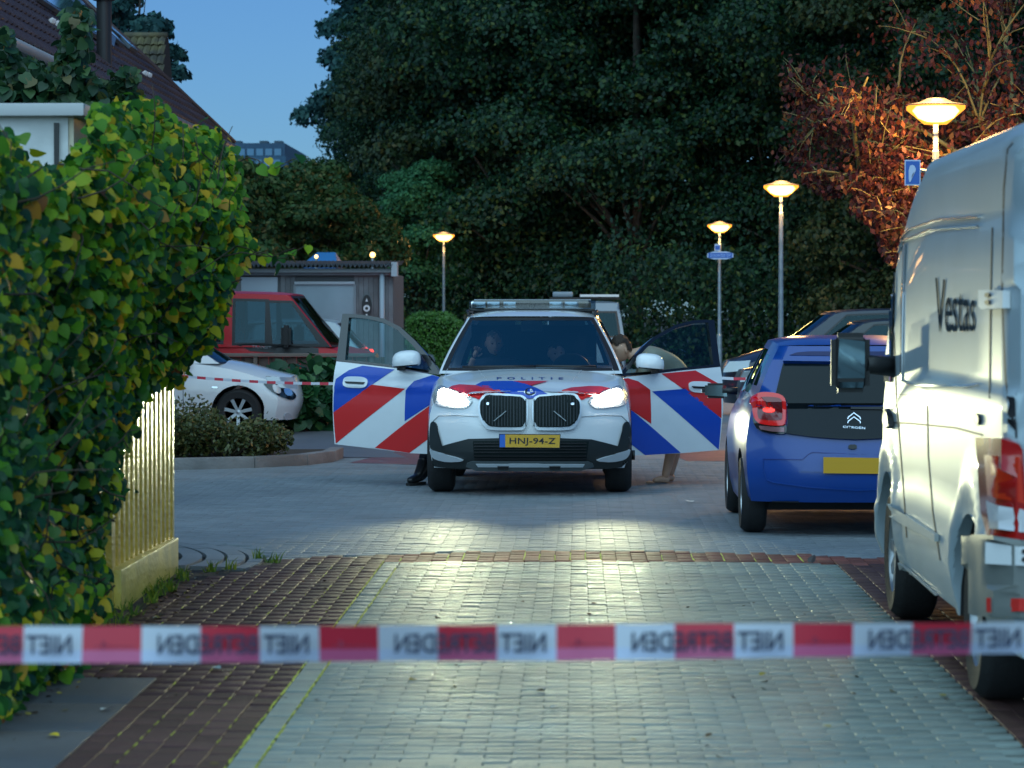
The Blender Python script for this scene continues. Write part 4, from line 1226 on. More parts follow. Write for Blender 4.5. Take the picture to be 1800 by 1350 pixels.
def tail(pts_fn):
    a = trace("tail_light", chaikin(C8(*pts_fn([(25, 430), (40, 392), (90, 376), (190, 385), (240, 410), (252, 460), (250, 575), (225, 596), (120, 590), (60, 572), (30, 520)])), 1), BS, tail_red, br, .012, .03, 8)
    trace("lamp_surround", chaikin(C8(*pts_fn([(24, 520), (60, 575), (120, 594), (230, 600), (252, 580), (256, 650), (160, 648), (60, 625), (24, 570)])), 1), BS, gloss_black, a, .010, .012, 10)
    trace("lamp_panel", chaikin(C8(*pts_fn([(64, 430), (90, 412), (200, 418), (226, 440), (230, 545), (215, 560), (100, 556), (66, 540)])), 1), BS, tail_deep, a, .044, .003, 12)
    trace("lamp_bar", chaikin(C8(*pts_fn([(104, 470), (180, 472), (182, 505), (106, 503)])), 1), BS, tail_hot, a, .049, .004, 12)
    trace("reversing_lens", C8(*pts_fn([(68, 592), (150, 598), (240, 606), (240, 638), (160, 634), (80, 618)])), BS, mat("smoked_lens", (.25, .12, .13), .15, .3, coat=.5), a, .026, .006, 12)
tail(lambda p: p); tail(lambda p: [(2 * bmir - x, y) for x, y in p][::-1])
def ln(name, pts, w, m, off=.002, th=.003, s_=None, par=None, conv=C8): return trace(name, strip_poly(conv(*pts), w), s_ or BS, m, par or br, off, th, 12)
dk = mat("dark_gap", (.004, .004, .006), .6)
ln("bumper_line", [(85, 822), (360, 826), (400, 788), (430, 775), (bmir, 790), (2 * bmir - 430, 800)], 1.2, mat("bumper_crease", (.004, .02, .18), .4))
ln("bumper_line", [(85, 824), (88, 900), (110, 965), (160, 985), (400, 1018), (bmir, 1040), (1300, 1020)], 1.2, blue_paint, .001, .008)
pr_ = trace("plate_recess", C8((350, 908), (372, 840), (400, 795), (430, 784), (1040, 784), (1070, 795), (1098, 840), (1120, 925)), BS, blue_paint, br, .002, .003, 12)
class BFlat:
    Mi = blu.M.inverted()
    def hit(s, px, py, c=None):
        o_, d = ray(px, py); return o_ + d * ((BD - .004 - o_.y) / d.y), Vector((0, -1, 0))
trace("number_plate", C8((505, 808), (965, 815), (965, 925), (505, 920)), BFlat(), plate_y, br, .0, .012, 60)
trace("lock", chaikin(C8((680, 722), (738, 722), (738, 755), (680, 755))), BS, black, br, .004, .01, 14)
trace("lower_valance", C8((150, 1112), (400, 1140), (860, 1150), (1300, 1120), (1290, 1190), (150, 1185)), BS, black, br, .006, .01, 12)
trace("exhaust", C8((278, 1146), (358, 1148), (354, 1166), (284, 1162)), BS, chrome, br, .02, .03, 14)
trace("wiper", C8((694, 455), (980, 462), (980, 484), (694, 480)), BS, black, br, .03, .014, 14)
cv = mat("badge_chrome", (.7, .72, .78), .2, 1.0)
for dy in (0, 28):
    ln("chevron", [(672, 548 + dy), (678, 534 + dy), (716, 505 + dy), (758, 536 + dy), (762, 550 + dy)], 1.7, cv, .030, .006)
trace_text("CITROËN", C8((640, 590), (794, 600), (794, 618), (640, 608)), BS, cv, br, .032, bold=.01, sp=1.1)
blu.inside([(-.33, 2.0, .55), (.33, 2.0, .55)])
tube("mirror_arm", [(.74, 1.12, 1.0), (.86, 1.12, 1.0)], .03, black, br)
bmm = bmesh.new(); bm_box(bmm, .80, 1.02, 1.02, 1.14, .94, 1.06); bmesh.ops.bevel(bmm, geom=bmm.edges[:], offset=.045, segments=3, affect='EDGES'); mo = from_bm("mirror", bmm, black, br, 40)
pyd("mirror_glass", [(.822, 1.143, .955), (1.0, 1.143, .965), (1.0, 1.143, 1.045), (.83, 1.143, 1.045)], [(0, 1, 2, 3)], mat("mirror_glass", (.22, .30, .33), .05, 1.0), mo)

# ---------------------------------------------------------------- silver van (right)
van_paint = mat("silver_van_paint", (.35, .42, .46), .45, .15, coat=.18, spec=.3, nv=.04, ns=2)
VX, VR = 2.66, 11.85; VL = 6.0
van = empty("silver_van", "tall silver panel van parked on the right edge, seen from behind", "van", (VX, VR + VL, 0), R(180))
VM = Matrix.Translation((VX, VR + VL, 0)) @ Matrix.Rotation(R(180), 4, 'Z')
vside = pchip([(.30, .955), (.42, .985), (.52, 1.0), (.75, 1.005), (.80, .992), (1.1, .992), (1.30, .995), (1.345, .975), (1.42, .975), (1.7, .972), (1.97, .965), (2.02, .952), (2.07, .955), (2.25, .965), (2.32, .96), (2.365, .93), (2.395, .86), (2.415, .74), (2.43, .5), (2.435, .3)])
vwheels = [VL + VR - 16.43, VL + VR - 12.99]; VRw = .345; VRa = .52
vtop = pchip([(0, .38), (.3, .46), (.74, .55), (1.5, .79), (2.18, .925), (2.6, .975), (3.0, 1.0), (6, 1.0)])
vhalf = pchip([(0, .86), (.3, .93), (.8, .985), (1.6, 1.0), (5.7, 1.0), (6, .985)])
bm = bmesh.new(); ys = set(np.linspace(0, VL, 50).round(3).tolist())
for yw in vwheels:
    for k in range(17): ys.add(round(yw - VRa * math.cos(math.pi * k / 16), 3))
ys = sorted(ys); rings = []; zs_t = np.concatenate([np.linspace(.30, 1.3, 22), np.linspace(1.32, 1.42, 5), np.linspace(1.5, 2.0, 8), np.linspace(2.03, 2.12, 5), np.linspace(2.16, 2.435, 14)])
for y in ys:
    k = vtop(y); h = vhalf(y); lo = .30
    for yw in vwheels:
        d = abs(y - yw)
        if d < VRa: lo = max(lo, VRw + math.sqrt(VRa ** 2 - d * d) * .84)
    rr = []
    for z in zs_t:
        zz = .30 + (z - .30) * (1 if z < 1.0 * k + .1 else k) if k < .99 else z
        zz = .30 + (z - .30) * k if k < .99 else z
        x = vside(z) * h
        for yw in vwheels:      # swelling arches
            d = math.hypot(y - yw, zz - VRw)
            if d < .68 and zz < 1.1: x += .030 * max(0, 1 - abs(d - .56) / .12) * h
        rr.append((x, max(zz, lo)))
    top = [(rr[-1][0] * q, rr[-1][1] + .02 * (1 - q * q)) for q in (.75, .5, .25, 0)]
    full = rr + top; full = full + [(-x, z) for x, z in full[-2::-1]]
    rings.append([bm.verts.new((x, y, z)) for x, z in full])
for a, b in zip(rings, rings[1:]):
    n = len(a)
    for k in range(n - 1):
        if a[k].co.z == a[k + 1].co.z and b[k].co.z == b[k + 1].co.z and a[k].co.x == a[k + 1].co.x: continue
        f = bm.faces.new((a[k], a[k + 1], b[k + 1], b[k])); f.smooth = True
    for k, sg in ((0, -1), (n - 1, 1)):
        p2 = bm.verts.new(a[k].co + Vector((sg * .2, 0, 0))); q2 = bm.verts.new(b[k].co + Vector((sg * .2, 0, 0)))
        bm.faces.new((a[k], b[k], q2, p2)).material_index = 1
for rr in (rings[0], rings[-1]): bm.faces.new(rr)
bmesh.ops.remove_doubles(bm, verts=bm.verts[:], dist=.0006)
bmesh.ops.dissolve_degenerate(bm, dist=.0006, edges=bm.edges[:])
bmesh.ops.recalc_face_normals(bm, faces=bm.faces[:])
van_body = from_bm("body", bm, [van_paint, black], van, 30)
VS = Surf([van_body], VM)
class VC: pass
vc = VC(); vc.root = van; vc.P = dict(Rw=VRw, wheels=vwheels, wheel_in=.975); vc.half = lambda y: 1.0
Car.wheels(vc, .22, mat("van_steel_wheel", (.34, .36, .38), .35, .7), 9, .6)
box("underbody", -.72, .72, .5, VL - .4, .28, .5, inner_dark, van)
vm = lambda name, pts, m, off=.003, th=.006, step=12: trace(name, pts, VS, m, van, off, th, step)
gap = mat("panel_gap", (.02, .022, .024), .6)
def vline(name, pts, w, m=None, off=.001, th=.002): return trace(name, strip_poly(pts, w), VS, m or gap, van, off, th, 14)
vline("door_seam", [(1571, 560), (1576, 700), (1583, 790), (1590, 880), (1594, 945)], 1.6)
vline("door_seam", [(1630, 690), (1632, 800), (1640, 900), (1653, 985)], 1.8)
vline("waist_groove", [(1545, 742), (1600, 744), (1680, 752), (1728, 765)], 3.2)
vline("door_seam", [(1545, 690), (1660, 700), (1725, 712)], 1.2)
vline("roof_gutter", [(1575, 448), (1588, 424), (1640, 403), (1722, 398)], 3.0, mat("gutter_highlight", (.6, .62, .62), .2, .8), .004, .012)  # bright metal strips paint highlight lines along the roof gutter
vline("roof_gutter", [(1578, 430), (1600, 403), (1650, 386), (1724, 381)], 2.4, MATS["gutter_highlight"], .003, .010)
vline("panel_edge_highlight", [(1592, 430), (1588, 520), (1586, 668), (1600, 676), (1700, 680), (1722, 676)], 3.0, mat("panel_edge_highlight", (.6, .62, .64), .2, .6), .002, .008)  # bright strip stands for the light rim round the panel recess
vline("rear_seam", [(1745, 400), (1742, 520), (1740, 700)], 2.2)
vm("side_moulding", [(1566, 886), (1575, 900), (1600, 905), (1652, 940), (1652, 952), (1600, 925), (1566, 906)], mat("moulding", (.42, .44, .42), .35), .004, .02)
vm("sill", [(1580, 985), (1600, 1000), (1640, 1035), (1672, 1065), (1674, 1090), (1640, 1064), (1600, 1024), (1582, 1006)], mat("sill_grey", (.30, .31, .30), .4), .004, .012)
vm("handle", [(1562, 728), (1566, 718), (1570, 728), (1573, 748), (1566, 754), (1562, 742)], black, .004, .03, 20)
vm("fuel_marker", chaikin([(1716, 730), (1722, 726), (1727, 735), (1724, 748), (1717, 745)]), black, .003, .012, 20)
vm("reflector", [(1724, 1014), (1730, 1016), (1731, 1038), (1726, 1036)], mat("amber", (.5, .25, .05), .3), .004, .008, 20)
trace_text("Vestas", [(1646, 488), (1717, 502), (1715, 582), (1645, 585)], VS, mat("van_lettering", (.01, .03, .045), .9, spec=.05), van, .006, bold=.0, sp=.98)
# rear: pillar, door, hinge, lamp, bumper
vm("rear_door", [(1774, 262), (1800, 236), (1990, 236), (1990, 960), (1800, 955), (1786, 770), (1772, 760), (1770, 500)], van_paint, .004, .02)
vline("door_gap", [(1800, 244), (1782, 262), (1775, 330), (1772, 520), (1777, 640), (1785, 770)], 3.2, dk, .020, .004)
hg = vm("hinge", [(1741, 510), (1785, 511), (1785, 542), (1746, 544), (1741, 538)], white_plain, .02, .03)
for yy in (519, 532): trace("hinge_bolt", chaikin([(1757, yy - 4), (1765, yy - 4), (1765, yy + 4), (1757, yy + 4)]), VS, black, hg, .052, .008, 20)
tl = vm("tail_light", [(1736, 768), (1782, 770), (1794, 790), (1806, 940), (1806, 952), (1758, 950), (1745, 900)], mat("van_tail_red", (.40, .008, .008), .15, coat=.8), .02, .03)
trace("reversing_lens", [(1758, 880), (1798, 896), (1802, 934), (1764, 932)], VS, mat("clear_lens", (.6, .6, .62), .15, coat=.6), tl, .052, .004, 14)
trace("lamp_band", [(1754, 800), (1790, 802), (1797, 885), (1760, 870)], VS, mat("tail_lighter", (.62, .03, .01), .2, coat=.6), tl, .052, .003, 14)
bp = vm("rear_bumper", [(1696, 950), (1712, 944), (1752, 944), (1812, 952), (2010, 960), (2010, 1120), (1740, 1075), (1718, 1068), (1700, 1010)], mat("bumper_grey", (.16, .17, .16), .45), .02, .05)
trace("bumper_reflector", [(1771, 1048), (1815, 1050), (1815, 1072), (1771, 1070)], VS, mat("reflector_red", (.6, .02, .015), .3), bp, .075, .008, 20)
trace("bumper_plate", [(1770, 958), (1812, 958), (1812, 992), (1770, 990)], VS, white_plain, bp, .075, .01, 20)
for yy in (966, 980): trace("bolt", chaikin([(1790, yy - 4), (1800, yy - 4), (1800, yy + 4), (1790, yy + 4)]), VS, black, bp, .088, .006, 20)
# side window of the cab and mirror
vm("side_window", [(1557, 470), (1570, 440), (1575, 470), (1571, 560), (1569, 672), (1548, 668), (1550, 560)], gloss_black, .003, .008, 10)
vm_ = empty("door_mirror", None, None); vm_.parent = van
D_ = 16.2
a = VM.inverted() @ wp(1462, 585, D_); b = VM.inverted() @ wp(1530, 690, D_)
bmm = bmesh.new(); bm_box(bmm, min(a.x, b.x), max(a.x, b.x), a.y - .10, a.y, b.z, a.z); bmesh.ops.bevel(bmm, geom=bmm.edges[:], offset=.035, segments=3, affect='EDGES')
from_bm("mirror_housing", bmm, black, vm_, 40)
x0, x1 = sorted((a.x, b.x)); yg = a.y + .004; zm = b.z + (a.z - b.z) * .24
pyd("mirror_glass", [(x0 + .03, yg, zm), (x1 - .03, yg, zm), (x1 - .04, yg + .002, a.z - .03), (x0 + .03, yg + .002, a.z - .045)], [(0, 1, 2, 3)], mat("van_mirror", (.16, .24, .28), .04, 1.0), vm_)
pyd("lower_glass", [(x0 + .04, yg, b.z + .025), (x1 - .04, yg, b.z + .025), (x1 - .035, yg + .004, zm - .02), (x0 + .035, yg + .004, zm - .02)], [(0, 1, 2, 3)], MATS["van_mirror"], vm_)
c = VM.inverted() @ wp(1545, 640, D_); tube("mirror_arm", [((x0 + .03), c.y - .06, c.z), (c.x - .02, c.y - .12, c.z - .01), (.93, c.y - .2, c.z - .02)], [.05, .05, .06], black, vm_)
# ---------------------------------------------------------------- generic cars of the background
def simple_car(name, label, cat, loc, rz, paint, kind, glass=glass_dark, rimm=None, group=None, ws=(.78, 3.3), L=4.1, H=1.46, wid=.86, tail_em=0, front_em=0, Rw=.31):
    k = H / 1.46
    c = Car(name, label, cat, loc, rz, dict(
        L=L, Bf=.26, Br=.2, fade=.7, Rw=Rw, Ra=Rw + .05, wheels=list(ws), ns=34,
        half=[(0, wid - .07), (.4, wid - .02), (1, wid), (L - .6, wid), (L, wid - .08)],
        belt=[(0, .62 * k), (.3, .70 * k), (.9, .86 * k), (1.4, .93 * k), (L - .8, 1.0 * k), (L, .97 * k)],
        top=[(0, .68 * k), (.3, .78 * k), (.8, .94 * k), (1.15, .99 * k), (L - .5, 1.04 * k), (L, .99 * k)],
        low=[(0, .2), (.2, .2), (1, .2), (L - .8, .2), (L, .28)],
        vf=[(.2, .08), (.45, 0), (.7, .05), (.9, .15)], vr=[(.2, .06), (.5, 0), (.8, .05), (1.0, .12)],
        cab=dict(z0=.93 * k, z1=H - .05, yf=(1.05, 1.80), yr=(L - .18, L - .62), w=(wid - .07, wid - .27), cf=.16, cr=.12, arch=.04, crown=.03)), group)
    c.shell([paint, black]); c.cabin([paint, black], glass, [(.10, .44, .14, .88), (.48, .74, .16, .88), (.78, .90, .25, .8)], rm=.02)
    c.wheels(.19, rimm=rimm or alloy, spokes=7)
    c.inside([(-.33, 2.2, .55), (.33, 2.2, .55)])
    for sg in (-1, 1):
        # lamps and mirrors shaped on the body
        bmm = bmesh.new(); bm_box(bmm, sg * (wid + .12) - .09, sg * (wid + .12) + .09, 1.38, 1.50, .93 * k, 1.07 * k); bmesh.ops.bevel(bmm, geom=bmm.edges[:], offset=.035, segments=3, affect='EDGES')
        from_bm("mirror", bmm, paint, c.root, 40)
        for (y, z0, z1, nm, m_, dp) in ((.20, .60 * k, .75 * k, "headlight", mat("headlight_clear", (.35, .38, .4), .08, .3, coat=.8), 1), (L - .12, .72 * k, .96 * k, "tail_light", tail_red if not tail_em else mat("tail_lit", (.7, .02, .02), .2, emit=(1, .03, .02), es=1.5), -1)):
            b2 = bmesh.new(); n = 6; G_ = []
            for i in range(n + 1):
                for j in range(4):
                    t = i / n; yy = y + dp * (t * .30 - .10); zz = lerp(z0 + .05 * t, z1 + .02 * t, j / 3)
                    w = c.half(yy) * c.side((zz - .2) / (c.belt(yy) - .2)); x = w * (1 - .30 * max(0, .35 - t) )
                    yd = c._d(x, yy, zz)
                    G_.append(b2.verts.new((sg * (x + .008), yy + yd - dp * .010, zz)))
            for i in range(n):
                for j in range(3): b2.faces.new((G_[i * 4 + j], G_[(i + 1) * 4 + j], G_[(i + 1) * 4 + j + 1], G_[i * 4 + j + 1])).smooth = True
            bmesh.ops.recalc_face_normals(b2, faces=b2.faces[:])
            from_bm(nm, b2, m_, c.root)
        for yy in (1.5, 2.62):
            b3 = bmesh.new(); prev = None
            for z in np.linspace(.3, .92 * k, 8):
                w = c.half(yy) * c.side((z - .2) / (c.belt(yy) - .2)) + .002
                cur = [b3.verts.new((sg * w, yy - .004, z)), b3.verts.new((sg * w, yy + .004, z))]
                if prev: b3.faces.new((prev[0], prev[1], cur[1], cur[0]))
                prev = cur
            from_bm("door_seam", b3, dk, c.root)
    box("number_plate", -.25, .25, L - .02, L + .008, .52, .62, plate_y, c.root, .003)
    return c

# white hatchback, side on, nose to the right
wD = 40.2; wx = wp(522, 700, wD).x
wh = simple_car("white_hatchback", "white hatchback parked side-on behind the shrub bed, nose towards the police car", "car", (wx, wD + .85, 0), R(90), white_paint, 'hatch', glass_dark, alloy, ws=(.78, 3.1), L=3.7, H=1.48, wid=.82, Rw=.305)
WS = wh.surf()
def Wt(name, pts, m, off=.004, th=.008, ck=1): return trace(name, chaikin(pts, ck) if ck else pts, WS, m, wh.root, off, th, 6)
def C3(*pts): return [(170 + x / 3.067, 640 + y / 3.067) for x, y in pts]
Wt("headlight_cluster", C3((890, 96), (960, 100), (1010, 120), (1060, 150), (1075, 180), (1045, 196), (985, 175), (930, 140)), gloss_black, .006, .01)
Wt("headlight_lens", C3((998, 128), (1040, 135), (1050, 172), (1010, 170)), chrome, .02, .006)
Wt("headlight_lens", C3((945, 108), (985, 122), (985, 165), (952, 146)), mat("clear_lens", (.6, .6, .62), .15), .02, .006)
Wt("fog_lamp", C3((1005, 270), (1025, 258), (1050, 275), (1052, 310), (1028, 322), (1008, 305)), mat("fog_rim", (.5, .52, .56), .25), .004, .01)
Wt("side_repeater", C3((618, 118), (655, 122), (650, 132), (622, 130)), chrome, .004, .006)

# dark cars parked side by side on the right
darkg = [mat("dark_blue_paint", (.012, .022, .04), .3, .1, coat=.4), mat("dark_grey_paint", (.02, .028, .034), .3, .1, coat=.4), mat("black_car_paint", (.008, .010, .012), .3, .1, coat=.4)]
for i, (px, D, H, L, lab) in enumerate(((1268, 47.5, 1.66, 4.7, "dark blue estate with a tall curved roof, farthest of the three dark cars parked nose-left"), (1300, 43.6, 1.52, 4.4, "dark grey hatchback, middle one of the three dark cars parked nose-left"), (1392, 39.9, 1.50, 4.3, "black car, nearest of the dark row and partly hidden behind the blue hatchback"))):
    x = wp(px, 640, D).x
    simple_car("dark_car", lab, "car", (x, D + .9, 0), R(-90), darkg[i], 'hatch', glass_dark, L=L, H=H, wid=.88, ws=(.85, L - .85), group="dark cars parked side by side")

# red van behind the low wooden fence
rv_paint = mat("red_van_paint", (.50, .008, .014), .45, coat=.15, spec=.3)
rD = 47.0; rx = wp(668, 640, rD).x
rv = Car("red_van", "red low-roof van parked behind the wooden planter fence, facing right", "van", (rx, rD + .95, 0), R(90), dict(
    L=4.9, Bf=.25, Br=.12, fade=.6, Rw=.34, Ra=.40, wheels=[.95, 3.9], ns=40,
    half=[(0, .86), (.5, .94), (1, .97), (4.9, .97)], belt=[(0, .80), (.4, .95), (1.0, 1.1), (1.5, 1.13), (4.9, 1.13)], top=[(0, .86), (.4, 1.03), (.95, 1.16), (4.9, 1.2)],
    low=[(0, .24), (.2, .24), (4, .24), (4.9, .3)], vf=[(.2, .08), (.5, 0), (.9, .08), (1.1, .15)], vr=[(.2, .03), (.5, 0), (1.1, .02)],
    cab=dict(z0=1.08, z1=1.88, upright=.10, yf=(.76, 1.42), yr=(4.85, 4.85), w=(.93, .80), cf=.16, cr=.04, arch=.03, crown=.04)))
rv.shell([rv_paint, black]); rv.cabin([rv_paint, black], glass_clear, [(.014, .088, .06, .84), (.102, .235, .08, .86), (.30, .58, .10, .86), (.63, .92, .12, .84)], rm=.02, glass_s=glass_dark)
rv.wheels(.22); rv.inside([(-.45, 2.3, .75), (.45, 2.3, .75)])
RS = rv.surf()
trace("door_panel_trim", [(415, 605), (440, 617), (520, 624), (560, 626), (560, 612), (470, 604)], RS, black, rv.root, .003, .008, 8)
trace_text("TRANSIT", [(443, 607), (477, 609), (477, 613), (443, 612)], RS, mat("pale_print", (.4, .42, .45), .4), rv.root, .014)
bmm = bmesh.new(); bm_box(bmm, .98, 1.2, 1.35, 1.5, 1.08, 1.42); bmesh.ops.bevel(bmm, geom=bmm.edges[:], offset=.04, segments=2, affect='EDGES'); from_bm("mirror", bmm, black, rv.root, 40)
bmm = bmesh.new(); bm_box(bmm, -1.2, -.98, 1.35, 1.5, 1.08, 1.42); bmesh.ops.bevel(bmm, geom=bmm.edges[:], offset=.04, segments=2, affect='EDGES'); from_bm("mirror", bmm, black, rv.root, 40)

# small cars behind
x = wp(655, 600, 50.5).x
simple_car("white_car", "pale car with a red tail light parked between the red van and the grey shed", "car", (x - 3.9, 51, 0), R(-90), mat("pale_paint", (.42, .47, .50), .25, coat=.6), 'hatch', glass_clear, L=3.9, H=1.5, ws=(.8, 3.2), tail_em=1)
x = wp(752, 600, 62).x
simple_car("blue_car", "dark blue car parked beside the clipped green hedge", "car", (x, 62, 0), R(80), mat("mid_blue_paint", (.006, .03, .12), .25, coat=.6), 'hatch', glass_dark, L=4.1, H=1.45, ws=(.8, 3.3))
# grey-blue van beyond the police car
gv_paint = mat("grey_blue_van_paint", (.20, .26, .31), .35, coat=.3)
gx = wp(1028, 560, 64).x
gv = Car("grey_van", "small grey-blue van with a roof rack parked far behind the police car", "van", (gx, 64, 0), 0, dict(
    L=4.4, Bf=.12, Br=.1, fade=.5, Rw=.31, Ra=.37, wheels=[.8, 3.5], ns=30, half=[(0, .80), (.4, .86), (4.4, .86)], belt=[(0, .95), (.3, 1.02), (4.4, 1.05)], top=[(0, 1.0), (.3, 1.06), (4.4, 1.08)],
    low=[(0, .22), (.2, .22), (4, .22), (4.4, .28)], vf=[(.2, .04), (.5, 0), (1.05, .05)], vr=[(.2, .02), (1, 0)],
    cab=dict(z0=1.0, z1=1.80, yf=(.22, .46), yr=(4.35, 4.25), w=(.83, .70), cf=.08, cr=.03, arch=.02, crown=.04)))
gv.shell([gv_paint, black]); gv.cabin([gv_paint, black], glass_dark, [(.08, .3, .15, .85), (.35, .6, .15, .85), (.65, .9, .15, .85)], front=(-.86, .86, .14, .74)); gv.wheels(.2)
rk = empty("roof_rack", None, None); rk.parent = gv.root
for yy in (.8, 2.0, 3.2): box("rack_bar", -.74, .74, yy, yy + .05, 1.88, 1.92, black, rk)
box("rack_plate", -.1, .72, .7, 2.9, 1.93, 1.98, white_plain, rk); box("rack_vent", -.68, -.25, 1.0, 1.6, 1.93, 2.04, gv_paint, rk, .03)

# ---------------------------------------------------------------- shed of grey boards
sD = 53.0
def sx(px): return wp(px, 500, sD).x
def sz(py): return wp(600, py, sD).z
shed = empty("grey_shed", "low grey board shed with corrugated roof, white window and downpipe behind the red van", "shed", (sx(540), sD, 0))
def sh(name, px0, px1, py1, py0, y0, y1, m, par=None, bev=0):
    return box(name, sx(px0) - shed.location.x, sx(px1) - shed.location.x, y0, y1, sz(py0) if py0 else 0, sz(py1), m, par or shed, bev)
shed_m = mat("shed_board", (.16, .165, .17), .7, nv=.25, ns=3, bump=.2, bs=20, island=.1)
box("wall", sx(330) - shed.location.x, sx(691) - shed.location.x, .03, 3.2, 0, sz(482), mat("shed_core", (.12, .125, .13), .8), shed)
px = 330
while px < 690:
    if not (424 < px < 488 or 514 < px < 622):
        sh("board", px, px + 8.0, 484, None, 0.005, .03, shed_m)
    px += 8.6
sh("fascia", 320, 694, 472, 484, -.10, .02, mat("fascia_grey", (.20, .22, .24), .5), None, .01)
sh("gutter", 320, 694, 476, 480, -.17, -.10, mat("gutter_grey", (.12, .13, .14), .4), None, .01)
sh("fascia_end", 689, 699, 461, 486, -.2, .2, mat("fascia_white", (.40, .43, .46), .5))
# corrugated roof: each sheet its own piece
for k in range(6):
    x0 = sx(322 + k * 61.5) - shed.location.x; x1 = sx(322 + (k + 1) * 61.5) - shed.location.x; V = []; Fc = []
    n = 32
    for i in range(n + 1):
        x = lerp(x0, x1, i / n); zz = .032 * math.cos(i * math.pi / 2)
        for y in (-.22, 3.3):
            V += [(x, y, sz(471) + .045 + zz + (y + .22) * .03)]
            V += [(x, y, sz(471) + .045 + zz + (y + .22) * .03 - .014)]
    for i in range(n):
        a = i * 4; b = a + 4
        Fc += [(a, b, b + 2, a + 2), (a + 1, a + 3, b + 3, b + 1), (a, a + 1, b + 1, b)]
    pyd("roof_sheet", V, Fc, mat("corrugated_sheet", (.07, .08, .085), .6, nv=.3, ns=4), shed, 30)
sh("door_panel", 424, 488, 487, 640, -.02, .0, mat("door_white_blue", (.36, .42, .47), .5), None, .004)
w_ = sh("window", 520, 622, 499, 640, -.02, 0, mat("roller_blind", (.27, .34, .38), .45, nv=.12, ns=1.2)); 
sh("window_head", 518, 624, 495, 500, -.06, .0, mat("fascia_white", (.5, .5, .5), .5), w_, .004)
for a, b in ((516, 520), (622, 626)): sh("window_jamb", a, b, 500, 640, -.04, 0, mat("jamb_grey", (.22, .25, .27), .5), w_)
tube("downpipe", [(sx(672) - shed.location.x, -.08, 0), (sx(672) - shed.location.x, -.08, sz(478))], .045, mat("downpipe_grey", (.33, .38, .43), .4), shed)
orn = [(645 + 8.5 * math.cos(t), 538 + 20 * math.sin(t)) for t in np.linspace(0, 2 * math.pi, 20, endpoint=False)]
class FY:
    def __init__(s, y): s.y = y; s.Mi = Matrix.Identity(4)
    def hit(s, px, py, c=None):
        o_, d = ray(px, py); return o_ + d * (s.y / d.y), Vector((0, -1, 0))
oo = trace("wall_ornament", orn, FY(sD - .005), black, None, .005, .05, 40); tagit(oo, "black oval wall ornament with white marks hanging on the grey shed", "ornament")
for q in ([(643, 530), (647, 530), (645, 524)], [(643, 552), (647, 552), (645, 558)]): trace("mark", q, FY(sD), white_plain, oo, .06, .01, 40)
rg_ = [(645 + 6 * math.cos(t), 542 + 6 * math.sin(t)) for t in np.linspace(0, 2 * math.pi, 12, endpoint=False)]
trace("mark", rg_, FY(sD), white_plain, oo, .062, .01, 40); trace("mark_centre", [(645 + (x - 645) * .45, 542 + (y - 542) * .45) for x, y in rg_], FY(sD), black, oo, .074, .004, 40)

# low wooden planter fence
fD = 43.5
wf = empty("wooden_fence", "low dark wooden fence with slots and wide top rail before the red van", "fence", (wp(480, 640, fD).x, fD, 0))
def fx(px): return wp(px, 640, fD).x - wf.location.x
def fz(py): return wp(480, py, fD).z
wood = mat("dark_wood", (.085, .06, .05), .75, nv=.35, ns=4, bump=.3, bs=15, island=.15); wood2 = mat("rail_wood", (.17, .13, .11), .7, nv=.25, ns=3, bump=.2)
box("top_rail", fx(330), fx(660), -.08, .12, fz(627), fz(621), wood2, wf, .006)
px = 332; k = 0
while px < 655:
    w = 21; gap_ = 3 if k % 2 else 0
    # wide board, then a narrow one that leaves a slot at its head
    box("board", fx(px), fx(px + 17), -.01, .015, .05, fz(627.5), wood, wf, .003)
    box("board", fx(px + 17.4), fx(px + 24), .02, .04, .05, fz(648), wood, wf, .003)
    box("board", fx(px + 17.4), fx(px + 24), .02, .04, fz(640), fz(627.5), wood, wf, .003)
    px += 24.6; k += 1
for p_ in (446, 560, 650): box("post", fx(p_), fx(p_ + 7), -.06, .06, 0, fz(627.2), wood2, wf)

# ---------------------------------------------------------------- shrubs on the left
def bush(name, label, cat, c, r, n, ramp, smin, smax, tmpl, seed, seg=14, group=None, lumpy=.25):
    rr = np.random.default_rng(seed); root = empty(name, label, cat, c, 0, group)
    blobs = [(np.array([rr.uniform(-1, 1) * r[0] * .75, rr.uniform(-1, 1) * r[1] * .7, rr.uniform(.25, .75) * r[2]]), rr.uniform(.25, .5)) for _ in range(seg)]
    P_ = []
    while len(P_) < n:
        b, br_ = blobs[rr.integers(len(blobs))]; d = rr.normal(size=3); d /= np.linalg.norm(d)
        p = b + d * np.array(r) * br_ * rr.uniform(.75, 1.05)
        if p[2] < .02: continue
        P_.append(p)
    m_ = leafmat(name + "_leaf", ramp, .45, .2, .4)
    scatter("foliage", np.array(P_), m_, root, smin, smax, tmpl, nbias=(0, -.3, .8), rnd=.8, droop=.3, seed=seed)
    bm = bmesh.new()
    for k in range(seg):
        b, br_ = blobs[k]; bm_tube(bm, [(b[0] * .3, b[1] * .3, 0), (b[0] * .7, b[1] * .7, b[2] * .5), tuple(b)], [.015, .010, .004], 5)
    from_bm("stems", bm, twig_m, root)
    return root
q4 = (np.array([(-.35, 0, 0), (0, .5, 0.06), (.35, 0, 0), (0, -.5, .06)]) , np.array([(0, 1, 2, 3)]))
q4 = (np.array([(-.32, .1, .0), (0, .6, -.06), (.32, .1, .0), (0, -.5, 0)]), np.array([(0, 3, 2, 1)]))
ol_ramp = [(0, (.03, .045, .015)), (.5, (.06, .075, .018)), (.85, (.11, .11, .03)), (1, (.15, .10, .03))]
